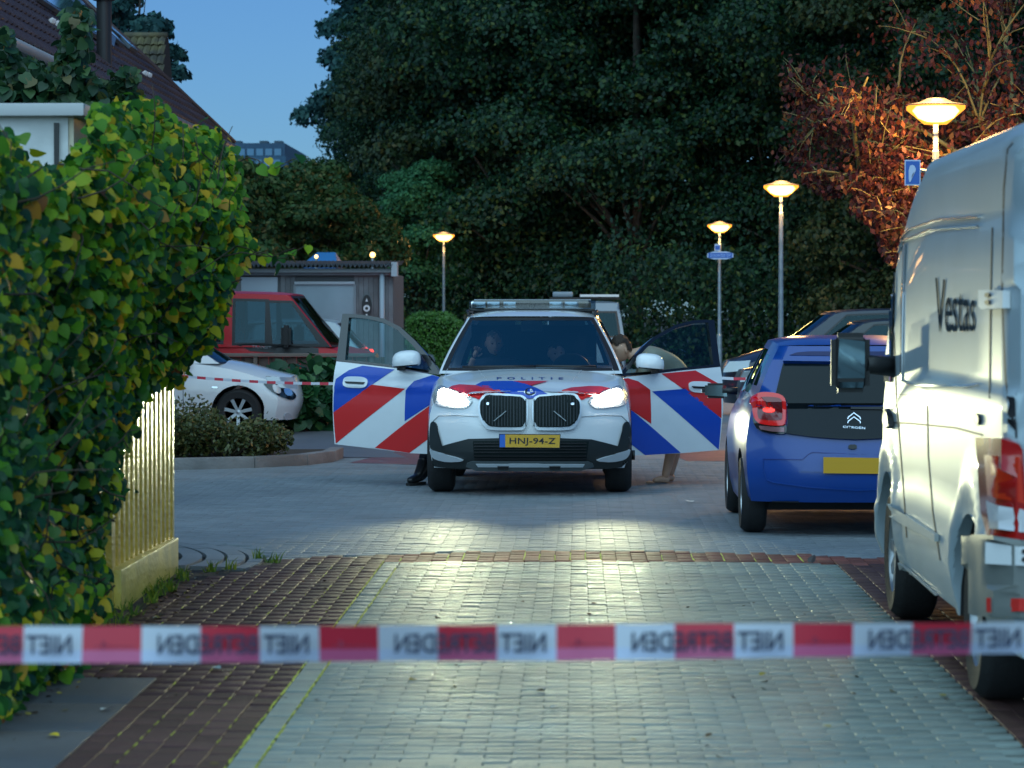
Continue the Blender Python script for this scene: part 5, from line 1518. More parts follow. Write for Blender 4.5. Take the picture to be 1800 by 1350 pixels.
for i, (px, D, w, h, lab) in enumerate(((335, 32.6, .55, .60, "olive low shrub next to the fence end in the kerbed bed"), (395, 32.4, .60, .50, "olive low shrub in the middle of the kerbed bed, below the car wheel"), (452, 32.8, .45, .36, "small spreading shrub at the right end of the kerbed bed"), (350, 33.6, .6, .62, "bushy shrub at the back of the kerbed bed beside the white car door"), (270, 32.4, .5, .55, "shrub in the kerbed bed mostly hidden by the board fence"))):
    x = wp(px, 780, D).x; bush("low_shrub", lab, "shrub", (x, D, .09), (w, .45, h * .85), 2600, ol_ramp, .035, .06, q4, 40 + i, group="low shrubs in the kerbed bed")
x = wp(555, 720, 41.5).x
bush("broadleaf_shrub", "dark green broad-leaved shrub between the white car and the open police door", "shrub", (x, 41.8, 0), (.62, .5, .85), 900, [(0, (.01, .05, .02)), (.6, (.02, .09, .03)), (1, (.05, .15, .04))], .12, .2, LT, 61)

# clipped hedge
x0 = wp(712, 600, 66).x; x1 = wp(800, 600, 66).x
hb = empty("clipped_hedge", "bright green clipped hedge left of the police car roof", "hedge", ((x0 + x1) / 2, 66.8, 0))
P_ = []; hw = (x1 - x0) / 2
for _ in range(9000):
    f_ = rng.random(); x = rng.uniform(-hw, hw + .6); z = rng.uniform(.05, 1.5); 
    top = 1.52 - .35 * max(0, abs(x) / hw - .55) ** 1.2 + rng.gauss(0, .03)
    if f_ < .55: P_.append((x, -.5 + rng.gauss(0, .05), min(z, top)))
    else: P_.append((x, rng.uniform(-.5, .5), top + rng.gauss(0, .03)))
hl_m = leafmat("clipped_leaf", [(0, (.03, .09, .015)), (.6, (.05, .15, .02)), (1, (.08, .2, .03))], .5, .2)
scatter("foliage", np.array(P_), hl_m, hb, .05, .09, q4, seed=71)
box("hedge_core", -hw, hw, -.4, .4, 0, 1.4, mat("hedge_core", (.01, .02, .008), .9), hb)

# ---------------------------------------------------------------- street lamps
pole_m = mat("galvanised_pole", (.26, .30, .33), .4, .5, nv=.15, ns=6)
lamp_e = mat("lamp_bowl_lit", (1, .7, .35), .4, emit=(1.0, .46, .08), es=.42); lamp_c = mat("lamp_core_lit", (1, .9, .7), .4, emit=(1.0, .62, .20), es=4.5)
def bowlmat():
    m = bpy.data.materials.new('lamp_bowl_glow'); m.use_nodes = True; nt = m.node_tree; nt.nodes.clear()
    o_ = nt.nodes.new('ShaderNodeOutputMaterial'); t = nt.nodes.new('ShaderNodeBsdfTransparent'); t.inputs[0].default_value = (1, .85, .6, 1); e_ = nt.nodes.new('ShaderNodeEmission'); e_.inputs[0].default_value = (1, .36, .04, 1); e_.inputs[1].default_value = .5
    mx = nt.nodes.new('ShaderNodeMixShader'); mx.inputs[0].default_value = .66; nt.links.new(t.outputs[0], mx.inputs[1]); nt.links.new(e_.outputs[0], mx.inputs[2]); nt.links.new(mx.outputs[0], o_.inputs[0]); return m
lamp_e = bowlmat()
lamp_t = mat("lamp_hood", (.10, .09, .085), .5)
def street_lamp(label, px, py_top, D, power, ztop=3.8, signs=False, seed=0, w=.34):
    p = wp(px, py_top, D)
    root = empty("street_lamp", label, "street lamp", (p.x, D, 0), 0, "post-top street lamps with glowing bowls")
    H = p.z
    hb_ = H - .27
    lathe("pole", [(.07, 0), (.07, 1.0), (.05, 1.02), (.038, hb_ - .3), (.030, hb_ - .29), (.030, hb_)], pole_m, root, 14)
    bw = lathe("bowl", [(.001, 0), (.135, 0), (w, .165), (w, .205)], lamp_e, root, 8, Matrix.Translation((0, 0, hb_)), a0=R(22.5), sm=10)
    lathe("lamp", [(.001, .20), (.22, .198), (.262, .15), (.20, .07), (.1, .03), (.001, .022)], lamp_c, bw, 20, Matrix.Translation((0, 0, hb_)) @ Matrix.Scale(1.0, 4))
    lathe("hood", [(w + .012, .205), (w + .015, .215), (.20, .245), (.10, .29), (.001, .30)], lamp_t, root, 8, Matrix.Translation((0, 0, hb_)), a0=R(22.5), sm=10)
    l = bpy.data.lights.new("lamp_light", 'POINT'); l.energy = power; l.color = (1.0, .52, .16); l.shadow_soft_size = .2
    lo = bpy.data.objects.new("lamp_light", l); COL.objects.link(lo); lo.parent = root; lo.location = (0, 0, hb_ - .12)
    l2 = bpy.data.lights.new("lamp_light", 'POINT'); l2.energy = power * .6; l2.color = (1.0, .52, .16); l2.shadow_soft_size = .3
    lo = bpy.data.objects.new("lamp_light", l2); COL.objects.link(lo); lo.parent = root; lo.location = (0, 0, H + .45)
    return root
street_lamp("nearest and largest street lamp, glowing above the silver van in front of the red tree", 1645, 176, 34.6, 85)
street_lamp("second street lamp, standing behind the blue hatchback roof", 1373, 320, 57, 60)
street_lamp("street lamp carrying the blue street name sign", 1265, 391, 81, 45)
street_lamp("street lamp left of the police car in front of the pale green tree", 780, 409, 92, 25)
sg_b = mat("sign_blue", (.02, .10, .40), .4); sg_w = mat("sign_white", (.45, .52, .68), .4)
class SgS(FY): pass
s1 = trace("street_name_sign", chaikin([(1243, 442), (1289, 442), (1289, 456), (1243, 456)], 1), FY(80.8), sg_w, None, 0, .04, 60); tagit(s1, "blue street name sign with white edge fixed to the far lamp post", "sign")
trace("sign_face", [(1245, 444.5), (1287, 444.5), (1287, 453.5), (1245, 453.5)], FY(80.8), sg_b, s1, .042, .003, 60)
trace_text("GOUWZEE DP", [(1248, 446.5), (1284, 446.5), (1284, 451.5), (1248, 451.5)], FY(80.8), mat("sign_ink", (.35, .5, .8), .4), s1, .048)
s2 = trace("small_round_sign", [(1256, 429), (1266, 429), (1266, 441), (1256, 441)], FY(80.8), sg_w, None, 0, .04, 60); tagit(s2, "small blue and white sign just above the street name sign", "sign")
trace("sign_face", [(1257, 432), (1265, 432), (1265, 439), (1257, 439)], FY(80.8), sg_b, s2, .042, .003, 60)
s3 = trace("blue_sign", [(1590, 281), (1618, 281), (1618, 326), (1590, 326)], FY(34.2), sg_w, None, 0, .01, 60); tagit(s3, "blue traffic sign half hidden behind the van roof under the big lamp", "sign")
trace("sign_face", [(1592, 283.5), (1616, 283.5), (1616, 323.5), (1592, 323.5)], FY(34.2), sg_b, s3, .012, .002, 60)
trace("sign_mark", chaikin([(1597, 292), (1606, 289), (1611, 300), (1603, 306), (1601, 320), (1597, 320)]), FY(34.2), sg_w, s3, .016, .001, 60)
a = wp(1645, 300, 34.3); o = tube("sign_bracket", [(wp(1612, 300, 34.2).x, 34.25, a.z), (a.x, 34.52, a.z)], .02, pole_m); o.parent = s3
for (px, py, D, r_, lab) in ((556, 451, 79, .05, "small round lamp glowing above the shed roof, left one"), (655, 448, 80, .075, "lamp glowing through leaves above the right end of the shed")):
    p = wp(px, py, D); rt = empty("distant_lamp", lab, "lamp", (p.x, D, 0))
    lathe("pole", [(.05, 0), (.035, p.z - r_)], pole_m, rt, 10)
    bm = bmesh.new(); bmesh.ops.create_icosphere(bm, subdivisions=2, radius=r_, matrix=Matrix.Translation((0, 0, p.z)))
    from_bm("globe", bm, mat("globe_lit", (1, .8, .4), .4, emit=(1, .55, .14), es=.9), rt, 80)

# ---------------------------------------------------------------- house with tiled roof
ey = wp(405, 252, 55.1)      # far end of the eaves
EX, EZ = ey.x, ey.z
tile_m = mat("brown_roof_tile", (.060, .034, .030), .42, nv=.3, ns=1.0, bump=.2, bs=20, island=.22)
house = empty("tiled_house", "house with steep brown tiled roof and skylights above the hedge on the left", "house", (EX - 3, 44, 0))
Y0, Y1 = 30.0, 55.1; SL = 7.0
def roof_pt(u, y, h=0): # u metres up the slope, h proud
    c, s = math.cos(R(43.5)), math.sin(R(43.5)); return Vector((EX - u * c + h * s, y, EZ + u * s + h * c))
HL = Vector((EX - 3, 44, 0))
v = [roof_pt(-.02, Y0, -.03) - HL, roof_pt(-.02, Y1, -.03) - HL, roof_pt(SL, Y1, -.03) - HL, roof_pt(SL, Y0, -.03) - HL]
back = [roof_pt(SL, Y1, -.03) - HL, roof_pt(SL, Y0, -.03) - HL]
xr = back[0].x * 2 - v[0].x
v += [Vector((xr, Y0 - 44, v[0].z)), Vector((xr, Y1 - 44, v[0].z))]
pyd("roof", v, [(0, 1, 2, 3), (3, 2, 5, 4)], mat("roof_deck", (.02, .014, .012), .9), house)
pyd("wall", [(v[0].x - .25, Y0 - 44 + .3, 0), (v[0].x - .25, Y1 - 44 - .3, 0), (v[0].x - .25, Y1 - 44 - .3, EZ - .1), (v[0].x - .25, Y0 - 44 + .3, EZ - .1), (xr, Y1 - 44 - .3, 0), (xr, Y1 - 44 - .3, EZ - .1), (v[2].x, Y1 - 44 - .3, v[2].z - .2)], [(0, 1, 2, 3), (1, 4, 5, 6, 2)], mat("house_wall", (.50, .52, .53), .7, nv=.1), house)
cols, rows_ = .30, .34
tiles = []
for j in range(int(SL / rows_)):
    y = Y0
    while y < Y1:
        tiles.append((j * rows_, y)); y += cols
# tile template: wavy pantile lapping over the one below
nt_ = 7; tv = []; tf = []
for i in range(nt_):
    t = i / (nt_ - 1); yy = t * cols * 1.02; hh = .032 * math.sin(t * 2 * math.pi) + .02
    tv += [(-.02, yy, hh + .018), (rows_ + .03, yy, hh - .012), (-.02, yy, hh - .004)]
for i in range(nt_ - 1):
    a = i * 3; tf += [(a, a + 3, a + 4, a + 1), (a, a + 2, a + 5, a + 3)]
tv = np.array(tv); tf = np.array(tf)
vis = []
for (u, y) in tiles:
    P0 = roof_pt(u, y); a_, b_ = pix(P0)
    vis.append((-(0 < a_ < 700) * 1, y, u))
vis.sort(); near = [(u, y) for k_, y, u in vis if k_ == -1][:260]; ns_ = set(near)
def tile_pts(u, y):
    return np.array([roof_pt(u + a, y + b, h) - HL for a, b, h in tv])
def tile_frame():
    c, s = math.cos(R(43.5)), math.sin(R(43.5)); return Matrix(((-c, 0, s), (0, 1, 0), (s, 0, c))).to_4x4()
tme = bpy.data.meshes.new("tile"); tme.from_pydata(tv.tolist(), [], tf.tolist()); tme.materials.append(tile_m)
for (u, y) in near:
    o = bpy.data.objects.new("tile", tme); COL.objects.link(o); o.parent = house; o.matrix_local = Matrix.Translation(roof_pt(u, y) - HL) @ tile_frame()
rest = [t for t in tiles if t not in ns_]
V = np.concatenate([tile_pts(*t) for t in rest]); Fa = (tf[None] + (np.arange(len(rest)) * len(tv))[:, None, None]).reshape(-1, 4)
npmesh("roof_tiles", V, Fa, tile_m, house)["kind"] = "stuff"
tube("gutter", [tuple(roof_pt(-.12, Y0, .0) - HL), tuple(roof_pt(-.12, Y1, .0) - HL)], .06, mat("gutter_pale", (.25, .28, .32), .4), house)
tube("verge", [tuple(roof_pt(-.05, Y1 + .03, .06) - HL), tuple(roof_pt(SL, Y1 + .03, .06) - HL)], .05, tile_m, house, 6)
class RoofS:
    Mi = Matrix.Translation(-HL); n = Vector((math.sin(R(43.5)), 0, math.cos(R(43.5)))); p0 = roof_pt(0, 40, .07)
    def hit(s, px, py, c=None):
        o_, d = ray(px, py); return o_ + d * ((s.p0 - o_).dot(s.n) / d.dot(s.n)), s.n
for q in ([(62, 0), (104, -12), (200, 70), (196, 86)], [(118, 0), (132, -2), (216, 84), (205, 76)], [(172, 32), (186, 50), (240, 94), (226, 86)]):
    f_ = trace("skylight", q, RoofS(), mat("skylight_frame", (.10, .12, .14), .4, .5), house, 0, .06, 40)
    c_ = np.mean(q, 0); trace("pane", [tuple(c_ + (np.array(p) - c_) * .82) for p in q], RoofS(), mat("skylight_glass", (.30, .38, .45), .05, .9), f_, .064, .004, 60)
p = wp(183, 45, 44); 
lathe("flue_pipe", [(.11, -.6), (.11, .35), (.16, .36), (.16, .5), (.02, .55)], mat("flue_black", (.02, .02, .022), .5), house, 12, Matrix.Translation(p - HL))
for px, py in ((92, 38), (102, 43), (255, 130), (262, 133)):
    h_, n_ = RoofS().hit(px, py); bm = bmesh.new(); bmesh.ops.create_icosphere(bm, subdivisions=1, radius=.06, matrix=Matrix.Translation(h_ - HL)); from_bm("lichen_spot", bm, mat("lichen", (.55, .5, .5), .8), house)
# second roof end beyond
h2 = empty("gable_house", "older roof end with mossy tiles rising behind the brown roof", "house", (wp(240, 100, 62).x, 62, 0))
def g2(px, py, D=62): return wp(px, py, D) - h2.location
tl_, tr_, br_, bl_ = g2(205, 56), g2(278, 56), g2(286, 150), g2(200, 150)
bk = Vector((0, 1.6, -.0))
pyd("gable_wall", [bl_ + Vector((0, .2, 0)), br_ + Vector((-.1, .2, 0)), Vector((br_.x - .1, .2, 0)), Vector((bl_.x, .2, 0))], [(0, 1, 2, 3)], mat("brick_wall_dark", (.10, .06, .05), .8), h2)
0 and pyd("gable_side", [br_ + Vector((-.1, .2, 0)), br_ + Vector((-.1, 5, 0)), Vector((br_.x - .1, 5, 0)), Vector((br_.x - .1, .2, 0))], [(0, 1, 2, 3)], MATS["brick_wall_dark"], h2)
pyd("roof", [bl_, br_, tr_ + Vector((0, 1.1, 0)), tl_ + Vector((0, 1.1, 0)), tl_ + bk, tr_ + bk, br_ + bk], [(0, 1, 2, 3), (3, 2, 5, 4), (2, 1, 6, 5)], mat("roof_deck", (.02, .014, .012), .9), h2)
mossy = mat("mossy_tile", (.10, .085, .035), .7, col2=(.045, .04, .03), ns=3, island=.25)
for j in range(5):
    for i in range(6):
        a = bl_.lerp(br_, i / 6).lerp((tl_ + Vector((0, 1.1, 0))).lerp(tr_ + Vector((0, 1.1, 0)), i / 6), j / 5)
        b = bl_.lerp(br_, (i + 1) / 6 - .01).lerp((tl_ + Vector((0, 1.1, 0))).lerp(tr_ + Vector((0, 1.1, 0)), (i + 1) / 6 - .01), j / 5)
        up_ = ((tl_ + Vector((0, 1.1, 0))) - bl_) / 5 * 1.08; f_ = Vector((0, -.05, .02))
        m1 = (a + b) / 2 + Vector((0, -.03, .015))
        pyd("tile", [a + f_ * 1.4, m1 + f_ * 1.6, b + f_ * 1.4, b + up_ + f_ * .5, m1 + up_ + f_ * .7, a + up_ + f_ * .5, a, b], [(0, 1, 4, 5), (1, 2, 3, 4), (6, 7, 2, 1, 0)], mossy, h2)
tube("ridge", [tl_ + Vector((0, 1.05, .02)), tr_ + Vector((.05, 1.05, .02))], .07, mossy, h2, 8)

# far blue-grey building
bD = 150
bx = wp(450, 270, bD)
bb = empty("far_flat_building", "far blue-grey flat-roofed building between the hedge and the tall tree", "building", (bx.x, bD, 0))
def q_(px, py): return wp(px, py, bD) - bb.location
fb_m = mat("far_building_wall", (.015, .06, .12), .6, nv=.1); fb_g = mat("far_window", (.06, .18, .30), .3)
box("upper_storey", q_(395, 0).x, q_(500, 0).x, 0, 12, q_(0, 275).z - .5, q_(0, 252).z, fb_m, bb)
box("lower_storey", q_(350, 0).x, q_(504, 0).x, -.6, 12, 0, q_(0, 276).z, mat("far_building_band", (.02, .08, .15), .6), bb)
for k in range(6):
    a = q_(402 + k * 16, 0).x; b = q_(402 + k * 16 + 12, 0).x
    w__ = box("window", a, b, -.05, 0.02, q_(0, 274).z, q_(0, 262).z, fb_g, bb)
    w2_ = box("window", a, b, -.66, -.58, q_(0, 296).z, q_(0, 282).z, fb_g, bb)
for px in (405, 452, 478): box("roof_fin", q_(px, 0).x, q_(px + 14, 0).x, 1, 2, q_(0, 252).z, q_(0, 246).z, mat("fin_dark", (.03, .06, .09), .6), bb)
fb2 = box("blue_tarpaulin", 0, 0.001, 0, 0.001, 0, .001, fb_m)
bpy.data.objects.remove(fb2)
p0, p1 = wp(534, 470, 79.5), wp(590, 442, 79.5)
o = empty("blue_cabin", "small blue cabin roof showing above the shed", "cabin", (p0.x, 79.5, 0))
box("cabin_wall", 0, p1.x - p0.x, 0, 2.5, 0, p1.z - .35, mat("cabin_blue", (.02, .12, .30), .6), o)
pyd("cabin_roof", [(-.05, -.1, p1.z - .35), (p1.x - p0.x + .05, -.1, p1.z - .35), (p1.x - p0.x - .1, 1.2, p1.z), (.25, 1.2, p1.z), (p1.x - p0.x + .05, 2.6, p1.z - .35), (-.05, 2.6, p1.z - .35)], [(0, 1, 2, 3), (3, 2, 4, 5), (1, 4, 2), (0, 3, 5)], mat("cabin_roof_blue", (.03, .16, .38), .5), o)

# ================================================================ trees
def crown_data(seed, R_, H, base, nblob, nleaf, smin, smax, flat=.75, out=.9):
    rr = np.random.default_rng(seed)
    B = []
    for k in range(nblob):
        t = (k + .5) / nblob; zc = base + (H - base) * (t ** .85)
        prof = math.sin(math.pi * min(1, .22 + .78 * t) ** .9) ** .6 if t < .97 else .35
        a = rr.uniform(0, 2 * math.pi); rad = R_ * prof * math.sqrt(rr.uniform(.15, 1)) * out
        B.append((rad * math.cos(a), rad * math.sin(a), zc, R_ * rr.uniform(.20, .42)))
    B = np.array(B)
    w = B[:, 3] ** 2; w /= w.sum()
    idx = rr.choice(len(B), nleaf, p=w); d = rr.normal(size=(nleaf, 3)); d /= np.linalg.norm(d, axis=1)[:, None]
    d[:, 2] = np.where(d[:, 2] < -.3, -d[:, 2] * .6, d[:, 2])
    rad = B[idx, 3] * (1 - np.abs(rr.normal(0, .14, nleaf))) * (1 + .18 * np.sin(d[:, 0] * 9 + idx) * np.cos(d[:, 1] * 8 + idx * 2))
    C = B[idx, :3] + d * rad[:, None] * np.array([1, 1, flat])
    N = d + rr.normal(0, .55, (nleaf, 3)); N /= np.linalg.norm(N, axis=1)[:, None]
    T = rr.normal(size=(nleaf, 3)); T -= N * (T * N).sum(1)[:, None]; T /= np.linalg.norm(T, axis=1)[:, None]
    X = np.cross(T, N); s = rr.uniform(smin, smax, nleaf)[:, None]
    V = np.stack([C - X * s * .45, C + T * s * .75, C + X * s * .45, C - T * s * .65], 1).reshape(-1, 3)
    return V, np.arange(nleaf * 4).reshape(-1, 4), B
bark = mat("bark", (.045, .037, .03), .85, nv=.3, ns=4, bump=.5, bs=12)
def tree_mesh(seed, R_, H, base, nblob, nleaf, smin, smax, m_, **k):
    V, Fa, B = crown_data(seed, R_, H, base, nblob, nleaf, smin, smax, **k)
    me = bpy.data.meshes.new("crown"); me.vertices.add(len(V)); me.vertices.foreach_set("co", V.astype(np.float32).ravel())
    me.loops.add(Fa.size); me.loops.foreach_set("vertex_index", Fa.astype(np.int32).ravel()); me.polygons.add(len(Fa)); me.polygons.foreach_set("loop_start", np.arange(len(Fa), dtype=np.int32) * 4)
    me.update(calc_edges=True); me.materials.append(m_)
    bm = bmesh.new(); bm_tube(bm, [(0, 0, -.1), (.05, .0, base * .5), (.0, .05, base + (H - base) * .35), (.1, 0, H * .8)], [R_ * .07, R_ * .06, R_ * .04, R_ * .012], 9)
    for b in B[:26]:
        z0 = min(base * .8 + .4 * (b[2] - base), b[2] - .3); bm_tube(bm, [(0, 0, max(.6, z0)), (b[0] * .5, b[1] * .5, (z0 + b[2]) / 2 + .2), tuple(b[:3])], [R_ * .022, R_ * .014, R_ * .004], 5)
    mt = bpy.data.meshes.new("trunk"); bm.to_mesh(mt); bm.free(); mt.materials.append(bark)
    return me, mt
def put_tree(name, label, me, x, y, rz=0, s=1.0, sz_=1.0, group=None, mt=None, m_=None):
    r = empty(name, label, "tree", (x, y, 0), rz, group); r.scale = (s, s, s * sz_)
    for nm, d_ in (("crown", me[0]), ("trunk", me[1])):
        o = bpy.data.objects.new(nm, d_); COL.objects.link(o); o.parent = r
    return r
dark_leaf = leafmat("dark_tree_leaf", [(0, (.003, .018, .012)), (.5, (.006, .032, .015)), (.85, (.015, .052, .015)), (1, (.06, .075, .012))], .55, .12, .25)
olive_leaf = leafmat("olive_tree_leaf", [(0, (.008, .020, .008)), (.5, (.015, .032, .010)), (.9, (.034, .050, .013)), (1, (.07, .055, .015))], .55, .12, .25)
blue_leaf = leafmat("far_tree_leaf", [(0, (.012, .045, .05)), (.6, (.02, .07, .07)), (1, (.03, .09, .08))], .6, .15, .2)
bright_leaf = leafmat("willow_leaf", [(0, (.02, .08, .035)), (.6, (.03, .12, .05)), (1, (.045, .14, .05))], .55, .25, .2)
T1 = tree_mesh(101, 5.0, 19, 2.0, 95, 95000, .085, .17, dark_leaf); T2 = tree_mesh(102, 4.6, 17, 1.5, 90, 90000, .085, .17, olive_leaf); T3 = tree_mesh(103, 5.2, 20, 2.2, 100, 95000, .085, .17, dark_leaf)
TG = "tall dark trees massed behind the street"
spec = [ # px of trunk, depth, mesh, scale, label
    (835, 103, T2, .95, "tall olive green tree next to the blue-green tree, behind the pale willow"),
    (930, 100, T1, .95, "tall dark tree above the police car's left half"),
    (985, 104, T3, 1.0, "tall very dark tree right above the police light bar"),
    (1120, 97, T1, .92, "tall dark tree between the police car and the sign lamp"),
    (1235, 100, T2, 1.0, "tall tree with olive crown behind the street name sign"),
    (1365, 97, T3, .95, "tall dark tree behind the second street lamp"),
    (1480, 93, T1, .9, "tall dark tree left of the red-leaved tree"),
    (1610, 86, T2, .9, "tall tree standing behind the red-leaved tree"),
    (1760, 88, T3, .95, "tall dark tree behind the silver van"),
    (1900, 80, T1, .9, "dark tree at the far right behind the van"),
    (680, 112, T1, .6, "shorter dark tree above the right end of the shed"),
    (840, 120, T3, 1.0, "dark tree filling the gap behind the pale willow"),
    (920, 124, T2, 1.05, "olive tree in the second row above the police car"),
    (1080, 120, T3, 1.0, "dark tree in the second row right of the light bar"),
    (1300, 116, T1, 1.0, "dark tree in the second row between the two right lamps"),
    (1430, 110, T2, 1.0, "olive tree in the second row behind the second lamp"),
    (1560, 104, T3, 1.0, "dark tree in the second row behind the red-leaved tree"),
    (1720, 100, T1, 1.0, "dark tree in the second row behind the van roof"),
    (2080, 84, T3, .9, "dark tree standing beyond the right edge of the view, behind the van"),
    (2270, 82, T2, .95, "olive tree farther right than the van, beyond the parked cars"),
    (2480, 86, T1, 1.0, "rightmost dark tree of the row, well past the van")]
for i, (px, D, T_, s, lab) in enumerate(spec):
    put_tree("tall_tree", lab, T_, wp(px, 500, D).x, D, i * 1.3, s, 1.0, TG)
# near-ground undergrowth in front of the trunks
und = []
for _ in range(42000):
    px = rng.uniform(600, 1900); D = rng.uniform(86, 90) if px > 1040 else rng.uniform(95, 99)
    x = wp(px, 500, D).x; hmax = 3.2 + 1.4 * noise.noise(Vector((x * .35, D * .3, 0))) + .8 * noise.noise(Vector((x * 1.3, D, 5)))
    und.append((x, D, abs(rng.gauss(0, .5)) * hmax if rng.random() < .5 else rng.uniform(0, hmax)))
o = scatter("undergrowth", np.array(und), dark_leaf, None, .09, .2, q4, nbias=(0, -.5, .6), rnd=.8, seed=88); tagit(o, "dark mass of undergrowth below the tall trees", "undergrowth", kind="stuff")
TB = tree_mesh(105, 3.3, 16, 2.0, 60, 32000, .15, .26, blue_leaf, out=.8)
put_tree("far_blue_tree", "tall blue-green tree against the sky, leftmost of the tall trees", TB, wp(648, 300, 135).x, 135, 0, 1.0, .98)
put_tree("far_blue_tree", "narrower blue-green tree directly behind the leftmost tall tree", TB, wp(735, 300, 142).x, 142, 2, 1.1, 1.2)
TW = tree_mesh(106, 2.1, 6.1, .6, 44, 26000, .06, .13, bright_leaf)
autumn_leaf = leafmat("autumn_tree_leaf", [(0, (.015, .045, .015)), (.5, (.03, .075, .02)), (.85, (.07, .09, .022)), (1, (.15, .09, .025))], .55, .2, .25)
put_tree("pale_willow", "pale green bushy tree behind the left street lamp", TW, wp(736, 300, 97.5).x, 97.5, 0, 1.0)
TO = tree_mesh(107, 2.2, 5.6, .5, 40, 20000, .08, .16, autumn_leaf)
for px, D, s, lab in ((470, 85, .93, "rounded olive tree above the shed roof beside the climbing hedge"), (545, 87, .98, "rounded autumn-tinged tree above the middle of the shed"), (610, 90, .85, "low rounded tree above the right part of the shed"), (400, 81, .95, "rounded olive tree mostly hidden by the climbing hedge")):
    put_tree("round_tree", lab, TO, wp(px, 400, D).x, D, px, s, 1.0, "rounded olive trees above the shed")
# tree behind the gable and climbers in front of the tiled roof
TS_ = tree_mesh(108, 1.25, 9.8, 3.0, 26, 9000, .10, .18, blue_leaf)
put_tree("garden_tree", "blue-green tree top behind the mossy gable", TS_, wp(232, 60, 66).x, 66, 0, 1.0)
vr_ = [(0, (.012, .04, .02)), (.6, (.025, .08, .03)), (.9, (.06, .11, .03)), (1, (.12, .09, .03))]
def clump(name, label, cat, outline, D, n, smin, smax, seed, depth=.8):
    rr = random.Random(seed); P_ = []; xs = [p[0] for p in outline]; ys_ = [p[1] for p in outline]
    c0 = wp(sum(xs) / len(xs), max(ys_), D); root = empty(name, label, cat, (c0.x, D, 0))
    while len(P_) < n:
        px, py = rr.uniform(min(xs), max(xs)), rr.uniform(min(ys_), max(ys_))
        if not inpoly(px + rr.gauss(0, 3), py + rr.gauss(0, 3), outline): continue
        P_.append(wp(px, py, D + rr.uniform(-depth, depth)) - root.location)
    scatter("foliage", np.array([tuple(p) for p in P_]), MATS.get("vl") or MATS.setdefault("vl", leafmat("garden_leaf", vr_, .45, .25)), root, smin, smax, LT, seed=seed, rnd=.7)
    bm = bmesh.new()
    for k in range(4):
        p = P_[k * 7]; bm_tube(bm, [(rr.uniform(-.3, .3), 0, 0), (p.x * .6, p.y * .5, p.z * .5), tuple(p)], [.05, .035, .01], 6)
    from_bm("stems", bm, twig_m, root)
clump("garden_bush", "dark climbing plant in front of the tiled roof at top left", "bush", [(0, 140), (0, 60), (12, 50), (20, 95), (60, 110), (95, 130), (112, 75), (118, 30), (130, 14), (150, 14), (152, 60), (146, 110), (168, 150), (196, 178), (240, 190), (240, 215), (0, 215)], 26, 4600, .06, .12, 201)
clump("garden_bush", "small leafy tops against the brown roof, right of the taller climber", "bush", [(160, 150), (200, 140), (215, 120), (240, 118), (242, 135), (225, 150), (250, 160), (235, 178), (180, 190)], 26, 420, .05, .10, 202, .4)

# red-leaved tree with bare twigs, lit by the big lamp
red_leaf = leafmat("red_tree_leaf", [(0, (.03, .008, .012)), (.5, (.06, .014, .016)), (.85, (.11, .035, .018)), (1, (.18, .09, .03))], .55, .3, .25)
rt_ = empty("red_leaved_tree", "spreading tree with dark red leaves and bare lit twigs behind the big lamp", "tree", (wp(1900, 500, 37.5).x, 37.5, 0))
RSIL = [(1900, -40), (1900, 470), (1560, 470), (1530, 400), (1490, 370), (1500, 340), (1450, 350), (1410, 320), (1350, 275), (1375, 220), (1370, 160), (1375, 60), (1420, 20), (1480, -40)]
rr = random.Random(5); bm = bmesh.new(); tips = []
def branch(p, d, r_, L_, lev):
    pts = [p]; n = 5
    for k in range(n):
        d = (d + Vector((rr.gauss(0, .16), rr.gauss(0, .14), rr.gauss(-.02 if lev < 2 else -.07, .13)))).normalized()
        q_n = pts[-1] + d * L_ / n; uu_, vv_ = pix(q_n + rt_.location)
        if lev > 1 and uu_ < 1850 and not inpoly(uu_, vv_, RSIL): break
        pts.append(q_n)
        if lev >= 2: tips.append((pts[-1], lev))
    if len(pts) < 2: return
    n = len(pts) - 1
    bm_tube(bm, pts, [r_ * (1 - .75 * i / n) for i in range(n + 1)], 7 if lev < 2 else 5)
    if lev < 4:
        for k in range((7, 5, 5, 3)[lev]):
            t = rr.randint(1, n); dd = (d + Vector((rr.gauss(0, .55), rr.gauss(0, .45), rr.gauss(.05, .45)))).normalized()
            branch(pts[t], dd, r_ * (.55 if lev < 2 else .5), L_ * rr.uniform(.5, .75), lev + 1)
T0 = Vector((0, 0, 0)); bm_tube(bm, [T0, (0, .1, 1.6), (-.15, .05, 2.6)], [.19, .16, .13], 10)
for d, L_ in (((-1, -.25, .75), 2.3), ((-1, .15, .35), 2.6), ((-1, -.45, .10), 2.4), ((-.9, -.1, 1.3), 2.4), ((-.3, .3, 1.3), 2.6), ((.8, 0, .8), 2.0), ((-1, -.6, .55), 2.2), ((-1, .3, 1.0), 2.6)):
    branch(Vector((-.15, .05, 2.3)), Vector(d).normalized(), .075, L_, 1)
from_bm("trunk", bm, mat("yellowish_bark", (.13, .12, .045), .8, nv=.3, ns=6, bump=.3, bs=25), rt_)  # yellowish brown bark on trunk and twigs
lp_ = []
for p, lev in tips:
    for k in range(13 if lev > 2 else 6):
        q = p + Vector((rr.gauss(0, .11), rr.gauss(0, .11), rr.gauss(-.03, .09))); w0 = q + rt_.location; u, w = pix(w0)
        if inpoly(u, w, RSIL) or u > 1880: lp_.append(tuple(q))
rr.shuffle(lp_); lp_ = lp_[:26000]
scatter("foliage", np.array(lp_), red_leaf, rt_, .05, .10, q4, nbias=(0, -.4, .3), rnd=.9, droop=1.2, seed=91)
